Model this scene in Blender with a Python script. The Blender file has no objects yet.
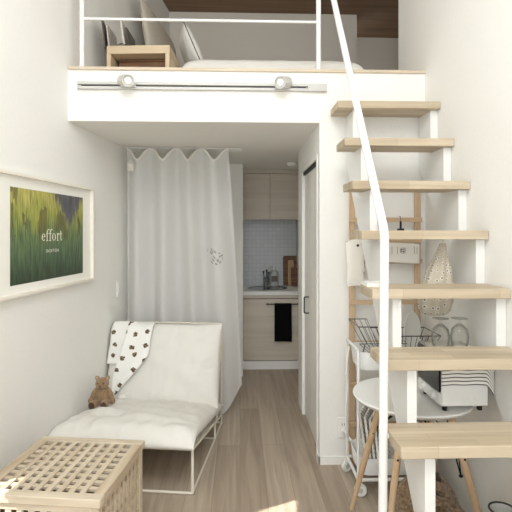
import bpy, bmesh, math, random
from mathutils import Vector, Matrix, noise as mnoise
random.seed(7)
C = bpy.context.scene.collection
PI = math.pi
R = math.radians
F = 470.0                      # focal length in pixels of the 512 frame
YAW = math.atan(16 / F)        # camera turned a little to the right of the corridor axis
EYE = 1.45
WA = R(7.3)                    # the left wall is not quite parallel to the corridor


def W(px, py, Y):
    """world point seen at pixel (px, py) on the plane at depth Y"""
    phi = math.atan((px - 256) / F) + YAW
    X = math.tan(phi) * Y
    d = X * math.sin(YAW) + Y * math.cos(YAW)
    return Vector((X, Y, EYE + (232 - py) / F * d))


def wall_x(Y):
    return -1.054 + math.tan(WA) * (Y - 2.92)


# ------------------------------------------------------------------ materials
def new_mat(name):
    m = bpy.data.materials.new(name)
    m.use_nodes = True
    nt = m.node_tree
    nt.nodes.clear()
    out = nt.nodes.new('ShaderNodeOutputMaterial')
    b = nt.nodes.new('ShaderNodeBsdfPrincipled')
    nt.links.new(b.outputs[0], out.inputs[0])
    return m, nt, b, out


def N(nt, t, **kw):
    n = nt.nodes.new(t)
    for k, v in kw.items():
        setattr(n, k, v)
    return n


def srgb(r, g, b):
    f = lambda c: (c / 255 / 12.92) if c / 255 <= .04045 else ((c / 255 + .055) / 1.055) ** 2.4
    return (f(r), f(g), f(b), 1)


def coords(nt, scale=(1, 1, 1), rot=(0, 0, 0), kind='Object', loc=(0, 0, 0)):
    tc = N(nt, 'ShaderNodeTexCoord')
    mp = N(nt, 'ShaderNodeMapping')
    mp.inputs['Scale'].default_value = scale
    mp.inputs['Rotation'].default_value = rot
    mp.inputs['Location'].default_value = loc
    nt.links.new(tc.outputs[kind], mp.inputs[0])
    return mp.outputs[0]


def mix(nt, a, b, fac, blend='MIX'):
    n = N(nt, 'ShaderNodeMix', data_type='RGBA', blend_type=blend)
    for sock, v in ((n.inputs[6], a), (n.inputs[7], b), (n.inputs[0], fac)):
        if hasattr(v, 'is_linked') or hasattr(v, 'links'):
            nt.links.new(v, sock)
        else:
            sock.default_value = v
    return n.outputs[2]


def ramp(nt, fac, stops):
    r = N(nt, 'ShaderNodeValToRGB')
    els = r.color_ramp.elements
    while len(els) > 1:
        els.remove(els[-1])
    els[0].position, els[0].color = stops[0]
    for p, c in stops[1:]:
        e = els.new(p)
        e.color = c
    nt.links.new(fac, r.inputs[0])
    return r.outputs[0]


def math_node(nt, op, a, b=0.0):
    n = N(nt, 'ShaderNodeMath', operation=op)
    for i, v in enumerate((a, b)):
        if hasattr(v, 'links'):
            nt.links.new(v, n.inputs[i])
        else:
            n.inputs[i].default_value = v
    return n.outputs[0]


def plain(name, col, rough=.6, metal=0.0, noise=0.0, nscale=30, bump=0.0, spec=.4):
    m, nt, b, out = new_mat(name)
    b.inputs['Roughness'].default_value = rough
    b.inputs['Metallic'].default_value = metal
    b.inputs['Specular IOR Level'].default_value = spec
    b.inputs['Base Color'].default_value = col
    if noise or bump:
        nz = N(nt, 'ShaderNodeTexNoise')
        nz.inputs['Scale'].default_value = nscale
        nz.inputs['Detail'].default_value = 5
        nt.links.new(coords(nt), nz.inputs['Vector'])
        if noise:
            dark = tuple(c * (1 - noise) for c in col[:3]) + (1,)
            nt.links.new(ramp(nt, nz.outputs[0], [(.3, dark), (.7, col)]), b.inputs['Base Color'])
        if bump:
            bp = N(nt, 'ShaderNodeBump')
            bp.inputs['Strength'].default_value = bump
            bp.inputs['Distance'].default_value = .004
            nt.links.new(nz.outputs[0], bp.inputs['Height'])
            nt.links.new(bp.outputs[0], b.inputs['Normal'])
    return m


def wood(name, c1, c2, along='X', rough=.55, grain=1.0, stave=None, kind='Object'):
    """c1 dark, c2 light; grain runs along the given axis; stave=(length, width) glues strips together"""
    m, nt, b, out = new_mat(name)
    s = {'X': (1.6, 26, 26), 'Y': (26, 1.6, 26), 'Z': (26, 26, 1.6)}[along]
    v = coords(nt, tuple(k * grain for k in s), kind=kind)
    nz = N(nt, 'ShaderNodeTexNoise')
    nz.inputs['Scale'].default_value = 1
    nz.inputs['Detail'].default_value = 6
    nz.inputs['Distortion'].default_value = .6
    nt.links.new(v, nz.inputs['Vector'])
    col = ramp(nt, nz.outputs[0], [(.28, c1), (.72, c2)])
    if stave:
        rot = {'X': (0, 0, 0), 'Y': (0, 0, R(90)), 'Z': (0, R(90), 0)}[along]
        br = N(nt, 'ShaderNodeTexBrick', offset=.37, offset_frequency=2)
        nt.links.new(coords(nt, rot=rot, kind=kind), br.inputs['Vector'])
        br.inputs['Scale'].default_value = 1
        br.inputs['Brick Width'].default_value = stave[0]
        br.inputs['Row Height'].default_value = stave[1]
        br.inputs['Mortar Size'].default_value = .0007
        br.inputs['Color1'].default_value = (.80, .78, .74, 1)
        br.inputs['Color2'].default_value = (1, 1, 1, 1)
        br.inputs['Mortar'].default_value = (.66, .6, .52, 1)
        col = mix(nt, col, br.outputs[0], 1.0, 'MULTIPLY')
    nt.links.new(col, b.inputs['Base Color'])
    b.inputs['Roughness'].default_value = rough
    b.inputs['Specular IOR Level'].default_value = .3
    bp = N(nt, 'ShaderNodeBump')
    bp.inputs['Strength'].default_value = .12
    bp.inputs['Distance'].default_value = .002
    nt.links.new(nz.outputs[0], bp.inputs['Height'])
    nt.links.new(bp.outputs[0], b.inputs['Normal'])
    return m


def floor_mat():
    m, nt, b, out = new_mat('greyed_oak_planks')
    br = N(nt, 'ShaderNodeTexBrick', offset=.41, offset_frequency=2)
    nt.links.new(coords(nt, rot=(0, 0, R(90))), br.inputs['Vector'])
    for k, v in (('Scale', 1), ('Brick Width', 1.6), ('Row Height', .15), ('Mortar Size', .0012)):
        br.inputs[k].default_value = v
    br.inputs['Color1'].default_value = srgb(172, 157, 140)
    br.inputs['Color2'].default_value = srgb(190, 176, 159)
    br.inputs['Mortar'].default_value = srgb(150, 131, 112)
    nz = N(nt, 'ShaderNodeTexNoise')
    nz.inputs['Scale'].default_value = 1
    nz.inputs['Detail'].default_value = 8
    nz.inputs['Distortion'].default_value = 1.2
    nt.links.new(coords(nt, (22, 1.1, 1)), nz.inputs['Vector'])
    g = ramp(nt, nz.outputs[0], [(.3, (.74, .72, .70, 1)), (.68, (1, 1, 1, 1))])
    col = mix(nt, br.outputs[0], g, 1.0, 'MULTIPLY')
    nt.links.new(col, b.inputs['Base Color'])
    b.inputs['Roughness'].default_value = .5
    b.inputs['Specular IOR Level'].default_value = .3
    return m


def tile_mat():
    m, nt, b, out = new_mat('small_square_tiles')
    br = N(nt, 'ShaderNodeTexBrick', offset=0.0)
    nt.links.new(coords(nt, rot=(R(-90), 0, 0)), br.inputs['Vector'])
    for k, v in (('Scale', 1), ('Brick Width', .047), ('Row Height', .047), ('Mortar Size', .0025)):
        br.inputs[k].default_value = v
    br.inputs['Color1'].default_value = srgb(205, 209, 213)
    br.inputs['Color2'].default_value = srgb(214, 217, 220)
    br.inputs['Mortar'].default_value = srgb(188, 192, 196)
    nt.links.new(br.outputs[0], b.inputs['Base Color'])
    b.inputs['Roughness'].default_value = .3
    return m


def sheer_mat():
    m, nt, b, out = new_mat('sheer_white_cloth')
    nt.nodes.remove(b)
    df = N(nt, 'ShaderNodeBsdfDiffuse')
    tl = N(nt, 'ShaderNodeBsdfTranslucent')
    tp = N(nt, 'ShaderNodeBsdfTransparent')
    col = srgb(240, 240, 239)
    # small grey printed sprig
    tc = N(nt, 'ShaderNodeTexCoord')
    sub = N(nt, 'ShaderNodeVectorMath', operation='SUBTRACT')
    nt.links.new(tc.outputs['UV'], sub.inputs[0])
    sub.inputs[1].default_value = (.842, .605, 0)
    sc = N(nt, 'ShaderNodeVectorMath', operation='MULTIPLY')
    nt.links.new(sub.outputs[0], sc.inputs[0])
    sc.inputs[1].default_value = (.82 / .055, 2.1 / .065, 0)
    ln = N(nt, 'ShaderNodeVectorMath', operation='LENGTH')
    nt.links.new(sc.outputs[0], ln.inputs[0])
    inside = math_node(nt, 'LESS_THAN', ln.outputs['Value'], 1.0)
    vz = N(nt, 'ShaderNodeTexVoronoi', feature='F1', voronoi_dimensions='2D')
    vz.inputs['Scale'].default_value = 1
    nt.links.new(coords(nt, (30, 76, 1), kind='UV'), vz.inputs['Vector'])
    spot = math_node(nt, 'MULTIPLY', inside, math_node(nt, 'LESS_THAN', vz.outputs['Distance'], .34))
    c = mix(nt, col, srgb(186, 186, 184), spot)
    nt.links.new(c, df.inputs[0])
    nt.links.new(c, tl.inputs[0])
    m1 = N(nt, 'ShaderNodeMixShader')
    m1.inputs[0].default_value = .30
    nt.links.new(df.outputs[0], m1.inputs[1])
    nt.links.new(tl.outputs[0], m1.inputs[2])
    m2 = N(nt, 'ShaderNodeMixShader')
    m2.inputs[0].default_value = .24
    nt.links.new(m1.outputs[0], m2.inputs[1])
    nt.links.new(tp.outputs[0], m2.inputs[2])
    nt.links.new(m2.outputs[0], out.inputs[0])
    return m


def dotted_sheer_mat():
    m, nt, b, out = new_mat('dotted_cream_muslin')
    vo = N(nt, 'ShaderNodeTexVoronoi', feature='F1', voronoi_dimensions='2D')
    vo.inputs['Scale'].default_value = 1
    vo.inputs['Randomness'].default_value = .55
    nt.links.new(coords(nt, (14, 11, 1), kind='UV'), vo.inputs['Vector'])
    d = vo.outputs['Distance']
    ring = math_node(nt, 'LESS_THAN', d, .27)
    core = math_node(nt, 'LESS_THAN', d, .15)
    c = mix(nt, srgb(206, 198, 180), srgb(240, 237, 228), ring)
    c = mix(nt, c, srgb(120, 98, 78), core)
    nt.links.new(c, b.inputs['Base Color'])
    b.inputs['Roughness'].default_value = .9
    tp = N(nt, 'ShaderNodeBsdfTransparent')
    ms = N(nt, 'ShaderNodeMixShader')
    ms.inputs[0].default_value = .16
    nt.links.new(b.outputs[0], ms.inputs[1])
    nt.links.new(tp.outputs[0], ms.inputs[2])
    nt.links.new(ms.outputs[0], out.inputs[0])
    return m


def glass_mat():
    m, nt, b, out = new_mat('clear_glass')
    nt.nodes.remove(b)
    tp = N(nt, 'ShaderNodeBsdfTransparent')
    tp.inputs[0].default_value = (.985, .985, .98, 1)
    gl = N(nt, 'ShaderNodeBsdfGlossy')
    gl.inputs['Roughness'].default_value = .05
    lw = N(nt, 'ShaderNodeLayerWeight')
    lw.inputs[0].default_value = .30
    ms = N(nt, 'ShaderNodeMixShader')
    nt.links.new(math_node(nt, 'MULTIPLY', lw.outputs['Facing'], .6), ms.inputs[0])
    nt.links.new(ramp(nt, lw.outputs['Facing'], [(.15, (.99, .99, .985, 1)), (.75, (.62, .63, .62, 1))]), tp.inputs[0])
    nt.links.new(tp.outputs[0], ms.inputs[1])
    nt.links.new(gl.outputs[0], ms.inputs[2])
    nt.links.new(ms.outputs[0], out.inputs[0])
    return m


def motif_mat():
    m, nt, b, out = new_mat('white_cotton_with_small_bears')
    uv = coords(nt, kind='UV')
    wob = N(nt, 'ShaderNodeTexNoise')
    wob.inputs['Scale'].default_value = 60
    nt.links.new(uv, wob.inputs['Vector'])
    vo = N(nt, 'ShaderNodeTexVoronoi', feature='F1', voronoi_dimensions='2D')
    vo.inputs['Scale'].default_value = 10.5
    vo.inputs['Randomness'].default_value = .5
    nt.links.new(uv, vo.inputs['Vector'])
    d = math_node(nt, 'ADD', vo.outputs['Distance'], math_node(nt, 'MULTIPLY', math_node(nt, 'SUBTRACT', wob.outputs[0], .5), .34))
    spot = math_node(nt, 'LESS_THAN', d, .185)
    tone = N(nt, 'ShaderNodeTexNoise')
    tone.inputs['Scale'].default_value = 90
    nt.links.new(uv, tone.inputs['Vector'])
    dark = ramp(nt, tone.outputs[0], [(.42, srgb(52, 44, 36)), (.58, srgb(140, 118, 92))])
    nt.links.new(mix(nt, srgb(240, 239, 236), dark, spot), b.inputs['Base Color'])
    b.inputs['Roughness'].default_value = .9
    return m


def stripe_mat(name, axis, pitch, frac, base, line):
    m, nt, b, out = new_mat(name)
    sep = N(nt, 'ShaderNodeSeparateXYZ')
    nt.links.new(coords(nt, kind='UV'), sep.inputs[0])
    fr = math_node(nt, 'FRACT', math_node(nt, 'DIVIDE', sep.outputs[axis], pitch))
    nt.links.new(mix(nt, base, line, math_node(nt, 'LESS_THAN', fr, frac)), b.inputs['Base Color'])
    b.inputs['Roughness'].default_value = .85
    return m


def meadow_mat():
    m, nt, b, out = new_mat('meadow_photograph')
    tc = N(nt, 'ShaderNodeTexCoord')
    sep = N(nt, 'ShaderNodeSeparateXYZ')
    nt.links.new(tc.outputs['UV'], sep.inputs[0])
    u, v = sep.outputs[0], sep.outputs[1]
    st = N(nt, 'ShaderNodeTexNoise')
    st.inputs['Scale'].default_value = 1
    st.inputs['Detail'].default_value = 6
    nt.links.new(coords(nt, (34, 2.6, 1), kind='UV'), st.inputs['Vector'])
    big = N(nt, 'ShaderNodeTexNoise')
    big.inputs['Scale'].default_value = 1
    big.inputs['Detail'].default_value = 3
    nt.links.new(coords(nt, (5.5, 1.2, 1), kind='UV', loc=(3.2, 0, 0)), big.inputs['Vector'])
    hgt = math_node(nt, 'ADD', v, math_node(nt, 'MULTIPLY', math_node(nt, 'SUBTRACT', st.outputs[0], .5), .75))
    grass = ramp(nt, hgt, [(.02, srgb(52, 68, 46)), (.30, srgb(84, 108, 78)), (.55, srgb(112, 132, 84)), (.74, srgb(158, 162, 78)), (.95, srgb(188, 182, 104))])
    # dark stems among the tall grass
    stem = math_node(nt, 'MULTIPLY', math_node(nt, 'GREATER_THAN', big.outputs[0], .57), math_node(nt, 'GREATER_THAN', hgt, .5))
    grass = mix(nt, grass, srgb(96, 88, 52), math_node(nt, 'MULTIPLY', stem, .7))
    # slate gap in the trees, upper right: a wedge pointing down
    du = math_node(nt, 'ABSOLUTE', math_node(nt, 'SUBTRACT', u, .77))
    wed = math_node(nt, 'SUBTRACT', math_node(nt, 'SUBTRACT', v, .60), math_node(nt, 'MULTIPLY', du, 1.55))
    wed = math_node(nt, 'ADD', wed, math_node(nt, 'MULTIPLY', math_node(nt, 'SUBTRACT', st.outputs[0], .5), .55))
    wf = N(nt, 'ShaderNodeMapRange')
    nt.links.new(wed, wf.inputs[0])
    wf.inputs[1].default_value = -.02
    wf.inputs[2].default_value = .07
    slate = ramp(nt, st.outputs[0], [(.3, srgb(74, 74, 80)), (.7, srgb(112, 110, 116))])
    c = mix(nt, grass, slate, wf.outputs[0])
    fine = N(nt, 'ShaderNodeTexNoise')
    fine.inputs['Scale'].default_value = 1
    fine.inputs['Detail'].default_value = 4
    nt.links.new(coords(nt, (95, 5, 1), kind='UV'), fine.inputs['Vector'])
    c = mix(nt, c, ramp(nt, fine.outputs[0], [(.32, (.52, .50, .50, 1)), (.52, (.95, .95, .95, 1)), (.7, (1.25, 1.25, 1.2, 1))]), 1.0, 'MULTIPLY')
    nt.links.new(c, b.inputs['Base Color'])
    b.inputs['Roughness'].default_value = .5
    return m


def plush_mat(name, c1, c2, sc=160, bump=.8):
    m, nt, b, out = new_mat(name)
    nz = N(nt, 'ShaderNodeTexNoise')
    nz.inputs['Scale'].default_value = sc
    nz.inputs['Detail'].default_value = 4
    nt.links.new(coords(nt), nz.inputs['Vector'])
    nt.links.new(ramp(nt, nz.outputs[0], [(.3, c1), (.7, c2)]), b.inputs['Base Color'])
    b.inputs['Roughness'].default_value = 1
    b.inputs['Sheen Weight'].default_value = .3
    bp = N(nt, 'ShaderNodeBump')
    bp.inputs['Strength'].default_value = bump
    bp.inputs['Distance'].default_value = .006
    nt.links.new(nz.outputs[0], bp.inputs['Height'])
    nt.links.new(bp.outputs[0], b.inputs['Normal'])
    return m


M = {}
M['wall'] = plain('white_textured_wallpaper', srgb(236, 235, 231), .9, noise=.02, nscale=70, bump=.25, spec=.2)
M['ceil'] = plain('white_ceiling_paper', srgb(236, 234, 229), .9, noise=.015, nscale=60, bump=.2, spec=.2)
M['loftwall'] = plain('greige_loft_wallpaper', srgb(222, 216, 206), .9, noise=.03, nscale=60, bump=.2, spec=.2)
M['brown'] = wood('brown_wood_grain_paper', srgb(124, 100, 80), srgb(150, 124, 100), 'X', .7, .5)
M['trim'] = plain('white_painted_trim', srgb(238, 237, 233), .5)
M['door'] = plain('pale_grey_door', srgb(230, 228, 222), .55, noise=.02, nscale=20)
M['floor'] = floor_mat()
M['tile'] = tile_mat()
M['tread'] = wood('glued_ash_board', srgb(184, 168, 144), srgb(212, 198, 176), 'X', .5, 1.0, (.42, .048))
M['ash'] = wood('pale_ash_edge', srgb(192, 177, 155), srgb(208, 194, 174), 'X', .5)
M['pine_x'] = wood('ladder_pine_rung', srgb(176, 148, 116), srgb(204, 178, 148), 'X', .6)
M['pine_z'] = wood('ladder_pine_upright', srgb(176, 148, 116), srgb(206, 180, 150), 'Z', .6)
M['beech'] = wood('beech_leg', srgb(186, 156, 122), srgb(208, 182, 150), 'Z', .5)
M['acacia_x'] = wood('acacia_slats_across', srgb(176, 160, 137), srgb(214, 202, 182), 'X', .6, .8)
M['acacia_y'] = wood('acacia_slats_deep', srgb(164, 144, 119), srgb(210, 196, 174), 'Y', .6, .8)
M['acacia_z'] = wood('acacia_upright', srgb(176, 160, 137), srgb(214, 202, 182), 'Z', .6, .8)
M['cab'] = wood('greige_wood_grain_laminate', srgb(196, 186, 171), srgb(214, 205, 191), 'X', .5, .7)
M['plybirch'] = wood('birch_ply', srgb(190, 170, 142), srgb(208, 190, 162), 'X', .55)
M['board_dark'] = wood('dark_walnut_board', srgb(82, 58, 40), srgb(140, 104, 74), 'X', .5, 1.5)
M['board_light'] = wood('light_maple_board', srgb(176, 142, 104), srgb(206, 176, 138), 'Z', .5)
M['white'] = plain('white_powder_coat', srgb(231, 231, 229), .4)
M['white_plastic'] = plain('white_plastic', srgb(236, 236, 233), .35)
M['cream_metal'] = plain('cream_painted_tube', srgb(226, 220, 206), .45)
M['cotton'] = plain('off_white_cotton', srgb(226, 224, 218), .95, noise=.03, nscale=220, bump=.15, spec=.15)
M['linen'] = plain('natural_linen', srgb(206, 198, 184), .95, noise=.06, nscale=180, bump=.2, spec=.15)
M['canvas'] = plain('white_canvas', srgb(232, 228, 220), .95, noise=.03, nscale=150, bump=.15, spec=.15)
M['greytrim'] = plain('dark_grey_piping', srgb(70, 66, 62), .9)
M['black'] = plain('black_metal', srgb(22, 22, 22), .5)
M['blackcloth'] = plain('black_terry_cloth', srgb(20, 19, 19), .95, noise=.3, nscale=200, bump=.5, spec=.1)
M['wire'] = plain('dark_grey_wire', srgb(74, 72, 70), .4, .6)
M['steel'] = plain('brushed_stainless', srgb(140, 138, 134), .22, .95)
M['glass'] = glass_mat()
M['smoke'] = plain('dark_oven_glass', srgb(24, 20, 18), .1, spec=.3)
M['porcelain'] = plain('white_porcelain', srgb(240, 239, 234), .15)
M['paper'] = plain('white_paper', srgb(242, 240, 234), .7)
M['mag1'] = plain('grey_printed_cover', srgb(96, 92, 86), .5, noise=.55, nscale=26)
M['mag2'] = plain('pale_printed_cover', srgb(206, 200, 190), .5, noise=.3, nscale=30)
M['ink'] = plain('grey_ink', srgb(120, 112, 104), .8)
M['letter'] = plain('cream_lettering', srgb(244, 240, 226), .6)
M['sheer'] = sheer_mat()
M['muslin'] = dotted_sheer_mat()
M['motif'] = motif_mat()
M['meadow'] = meadow_mat()
M['plush'] = plush_mat('brown_plush', srgb(116, 92, 66), srgb(168, 138, 106))
M['plush_pale'] = plush_mat('tan_plush', srgb(168, 140, 108), srgb(196, 168, 136))
M['plush_dark'] = plush_mat('dark_brown_felt', srgb(58, 40, 28), srgb(84, 60, 44))
M['wool'] = plush_mat('brown_chunky_crochet', srgb(96, 78, 58), srgb(160, 136, 108), 70, 1.0)
M['towel_stripe'] = stripe_mat('white_cloth_thin_dark_stripes', 1, .0160, .27, srgb(238, 237, 232), srgb(62, 58, 55))
M['mag_stripe'] = stripe_mat('paper_with_dark_lines', 1, .026, .13, srgb(238, 236, 231), srgb(104, 100, 98))
M['shade'] = plain('opaque_blind_cloth', srgb(220, 214, 204), .9)
M['alu'] = plain('pale_grey_aluminium', srgb(198, 197, 193), .45)
M['lens'] = plain('frosted_lamp_lens', srgb(246, 245, 240), .3)


# ------------------------------------------------------------------ mesh helpers
def bmn():
    return bmesh.new()


def box(bm, x0, x1, y0, y1, z0, z1, mat4=None):
    vs = [bm.verts.new((x, y, z)) for x in (x0, x1) for y in (y0, y1) for z in (z0, z1)]
    for f in ((0, 1, 3, 2), (4, 6, 7, 5), (0, 4, 5, 1), (2, 3, 7, 6), (0, 2, 6, 4), (1, 5, 7, 3)):
        bm.faces.new([vs[i] for i in f])
    if mat4 is not None:
        for v in vs:
            v.co = mat4 @ v.co
    return vs


def tube(bm, pts, r, n=10, closed=False, rads=None):
    pts = [Vector(p) for p in pts]
    k = len(pts)
    rings = []
    prev = None
    for i, p in enumerate(pts):
        if closed:
            t = (pts[(i + 1) % k] - pts[i - 1]).normalized()
        elif i == 0:
            t = (pts[1] - p).normalized()
        elif i == k - 1:
            t = (p - pts[i - 1]).normalized()
        else:
            t = ((p - pts[i - 1]).normalized() + (pts[i + 1] - p).normalized()).normalized()
        if prev is None:
            a = Vector((0, 0, 1)) if abs(t.z) < .9 else Vector((1, 0, 0))
            prev = (a - t * a.dot(t)).normalized()
        else:
            prev = (prev - t * prev.dot(t)).normalized()
        q = t.cross(prev)
        sc = 1.0
        if not closed and 0 < i < k - 1:
            c = max(.5, (p - pts[i - 1]).normalized().dot(t))
            sc = 1 / c
        rr = rads[i] if rads else r
        rings.append([bm.verts.new(p + (prev * math.cos(2 * PI * j / n) + q * math.sin(2 * PI * j / n)) * rr) for j in range(n)])
    m = k if closed else k - 1
    for i in range(m):
        A, B = rings[i], rings[(i + 1) % k]
        for j in range(n):
            bm.faces.new((A[j], A[(j + 1) % n], B[(j + 1) % n], B[j]))
    if not closed:
        bm.faces.new(rings[0][::-1])
        bm.faces.new(rings[-1])


def arc(p0, p1, p2, n=6):
    """quadratic curve points for rounded bends"""
    p0, p1, p2 = Vector(p0), Vector(p1), Vector(p2)
    return [(1 - t) ** 2 * p0 + 2 * t * (1 - t) * p1 + t * t * p2 for t in [i / n for i in range(n + 1)]]


def bent(pts, rad=.03, n=5):
    pts = [Vector(p) for p in pts]
    out = [pts[0]]
    for i in range(1, len(pts) - 1):
        a = pts[i] + (pts[i - 1] - pts[i]).normalized() * rad
        b = pts[i] + (pts[i + 1] - pts[i]).normalized() * rad
        out += arc(a, pts[i], b, n)
    out.append(pts[-1])
    return out


def lathe(bm, prof, c=(0, 0, 0), n=32, mat4=None):
    rings = []
    allv = []
    for r, z in prof:
        if r < 1e-6:
            v = bm.verts.new((c[0], c[1], c[2] + z))
            rings.append([v])
            allv.append(v)
        else:
            ring = [bm.verts.new((c[0] + r * math.cos(2 * PI * j / n), c[1] + r * math.sin(2 * PI * j / n), c[2] + z)) for j in range(n)]
            rings.append(ring)
            allv += ring
    for A, B in zip(rings, rings[1:]):
        for j in range(n):
            k = (j + 1) % n
            if len(A) == 1 and len(B) == 1:
                continue
            if len(A) == 1:
                bm.faces.new((A[0], B[j], B[k]))
            elif len(B) == 1:
                bm.faces.new((A[j], A[k], B[0]))
            else:
                bm.faces.new((A[j], A[k], B[k], B[j]))
    for ring in (rings[0], rings[-1]):
        if len(ring) > 1:
            bm.faces.new(ring)
    if mat4 is not None:
        for v in allv:
            v.co = mat4 @ v.co


def prism(bm, poly, fn0, fn1):
    """poly: list of 2D points; fn0/fn1 lift them to the two end faces"""
    A = [bm.verts.new(fn0(*p)) for p in poly]
    B = [bm.verts.new(fn1(*p)) for p in poly]
    n = len(poly)
    bm.faces.new(A[::-1])
    bm.faces.new(B)
    for i in range(n):
        bm.faces.new((A[i], A[(i + 1) % n], B[(i + 1) % n], B[i]))


def ball(bm, c, rx, ry=None, rz=None, seg=16, rot=None):
    ry = ry or rx
    rz = rz or rx
    mat = Matrix.Translation(c)
    if rot is not None:
        mat = mat @ rot
    mat = mat @ Matrix.Diagonal((rx, ry, rz, 1))
    bmesh.ops.create_uvsphere(bm, u_segments=seg, v_segments=max(8, seg * 2 // 3), radius=1, matrix=mat)


def grid(bm, nu, nv, fn, uvfn=None, thick=0):
    """a sheet; fn(i/nu, j/nv) -> point"""
    uvl = bm.loops.layers.uv.verify()
    V = [[bm.verts.new(fn(i / nu, j / nv)) for i in range(nu + 1)] for j in range(nv + 1)]
    for j in range(nv):
        for i in range(nu):
            f = bm.faces.new((V[j][i], V[j][i + 1], V[j + 1][i + 1], V[j + 1][i]))
            for lp, (a, b) in zip(f.loops, ((i, j), (i + 1, j), (i + 1, j + 1), (i, j + 1))):
                lp[uvl].uv = uvfn(a / nu, b / nv) if uvfn else (a / nu, b / nv)


def pillow(bm, w, h, t, mp, nu=40, nv=36, wr=.006, seed=0.0, pinch=.03, p=3.0, q=.55):
    """a stuffed cushion in the local plane (a, b), thickness along c; mp(a, b, c) places it"""
    def half(u, v):
        return t / 2 * max(0, (1 - abs(u) ** p) * (1 - abs(v) ** p)) ** q
    for side in (1, -1):
        V = []
        for j in range(nv + 1):
            row = []
            for i in range(nu + 1):
                u = -math.cos(PI * i / nu)
                v = -math.cos(PI * j / nv)
                a = u * w / 2 * (1 - pinch * (1 - v * v))
                b = v * h / 2 * (1 - pinch * (1 - u * u))
                c = half(u, v) * side
                e = (1 - u ** 8) * (1 - v ** 8)
                edge = max(abs(u), abs(v)) ** 3
                c += side * wr * .55 * e * edge * mnoise.noise(Vector((a * 34 * (1 if abs(v) > abs(u) else .35) + seed, b * 34 * (1 if abs(u) >= abs(v) else .35), seed)))
                c += side * wr * e * (mnoise.noise(Vector((a * 5 + seed, b * 9, side * 3.0))) + .6 * mnoise.noise(Vector((a * 16, b * 7 + seed, side * 5.0))))
                row.append(bm.verts.new(mp(a, b, c)))
            V.append(row)
        for j in range(nv):
            for i in range(nu):
                q4 = (V[j][i], V[j][i + 1], V[j + 1][i + 1], V[j + 1][i])
                bm.faces.new(q4 if side == 1 else q4[::-1])
    bmesh.ops.remove_doubles(bm, verts=bm.verts, dist=.0006)


# ------------------------------------------------------------------ object helpers
def finish(me_name, bm, mat, smooth):
    bmesh.ops.recalc_face_normals(bm, faces=bm.faces)
    me = bpy.data.meshes.new(me_name)
    bm.to_mesh(me)
    bm.free()
    me.materials.append(mat)
    if smooth:
        for p in me.polygons:
            p.use_smooth = True
        me.set_sharp_from_angle(angle=R(40))
    return me


def bevel_mod(o, w, seg=2):
    b = o.modifiers.new('bevel', 'BEVEL')
    b.width = w
    b.segments = seg
    b.limit_method = 'ANGLE'
    b.angle_limit = R(40)


def root(name, label, cat, loc=(0, 0, 0), rz=0, group=None):
    o = bpy.data.objects.new(name, None)
    o.empty_display_size = .1
    C.objects.link(o)
    o.location = loc
    o.rotation_euler = (0, 0, rz)
    o['label'] = label
    o['category'] = cat
    if group:
        o['group'] = group
    return o


def rmat(o):
    while o.parent:
        o = o.parent
    return Matrix.Translation(o.location) @ Matrix.Rotation(o.rotation_euler.z, 4, 'Z')


def part(name, bm, mat, parent, world=False, smooth=True, bevel=0, label=None, stuff=False):
    if world:
        bm.transform(rmat(parent).inverted())
    o = bpy.data.objects.new(name, finish(name, bm, mat, smooth))
    C.objects.link(o)
    o.parent = parent
    if bevel:
        bevel_mod(o, bevel)
    if label:
        o['label'] = label
    if stuff:
        o['kind'] = 'stuff'
    return o


def single(name, bm, mat, label, cat, loc=(0, 0, 0), rz=0, group=None, smooth=True, bevel=0, world=True):
    """a thing that is one mesh; geometry given in world coordinates unless world=False"""
    if world:
        bm.transform((Matrix.Translation(loc) @ Matrix.Rotation(rz, 4, 'Z')).inverted())
    o = bpy.data.objects.new(name, finish(name, bm, mat, smooth))
    C.objects.link(o)
    o.location = loc
    o.rotation_euler = (0, 0, rz)
    o['label'] = label
    o['category'] = cat
    if group:
        o['group'] = group
    if bevel:
        bevel_mod(o, bevel)
    return o


def struct(name, bm, mat, label=None, cat=None, parent=None, smooth=False, bevel=0):
    o = bpy.data.objects.new(name, finish(name, bm, mat, smooth))
    C.objects.link(o)
    if parent:
        o.parent = parent
    else:
        o['kind'] = 'structure'
        if label:
            o['label'] = label
            o['category'] = cat
    if bevel:
        bevel_mod(o, bevel)
    return o


def copy_tree(o, parent=None):
    c = o.copy()
    C.objects.link(c)
    if parent:
        c.parent = parent
    for ch in list(o.children):
        copy_tree(ch, c)
    return c


# ================================================================== THE SETTING
XR = 1.165            # right wall
XC = .4965           # corridor wall face
YB = 2.92            # front of the loft
ZC = 2.132           # ceiling under the loft
ZL = 2.463            # loft floor
ZT = 3.85            # top ceiling
YK = -1.5            # window wall behind the viewer

bm = bmn()
box(bm, -1.9, 2.6, YK - .1, 5.9, -.06, 0)
struct('floor', bm, M['floor'], 'greyish oak plank floor running down the corridor', 'floor')

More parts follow.
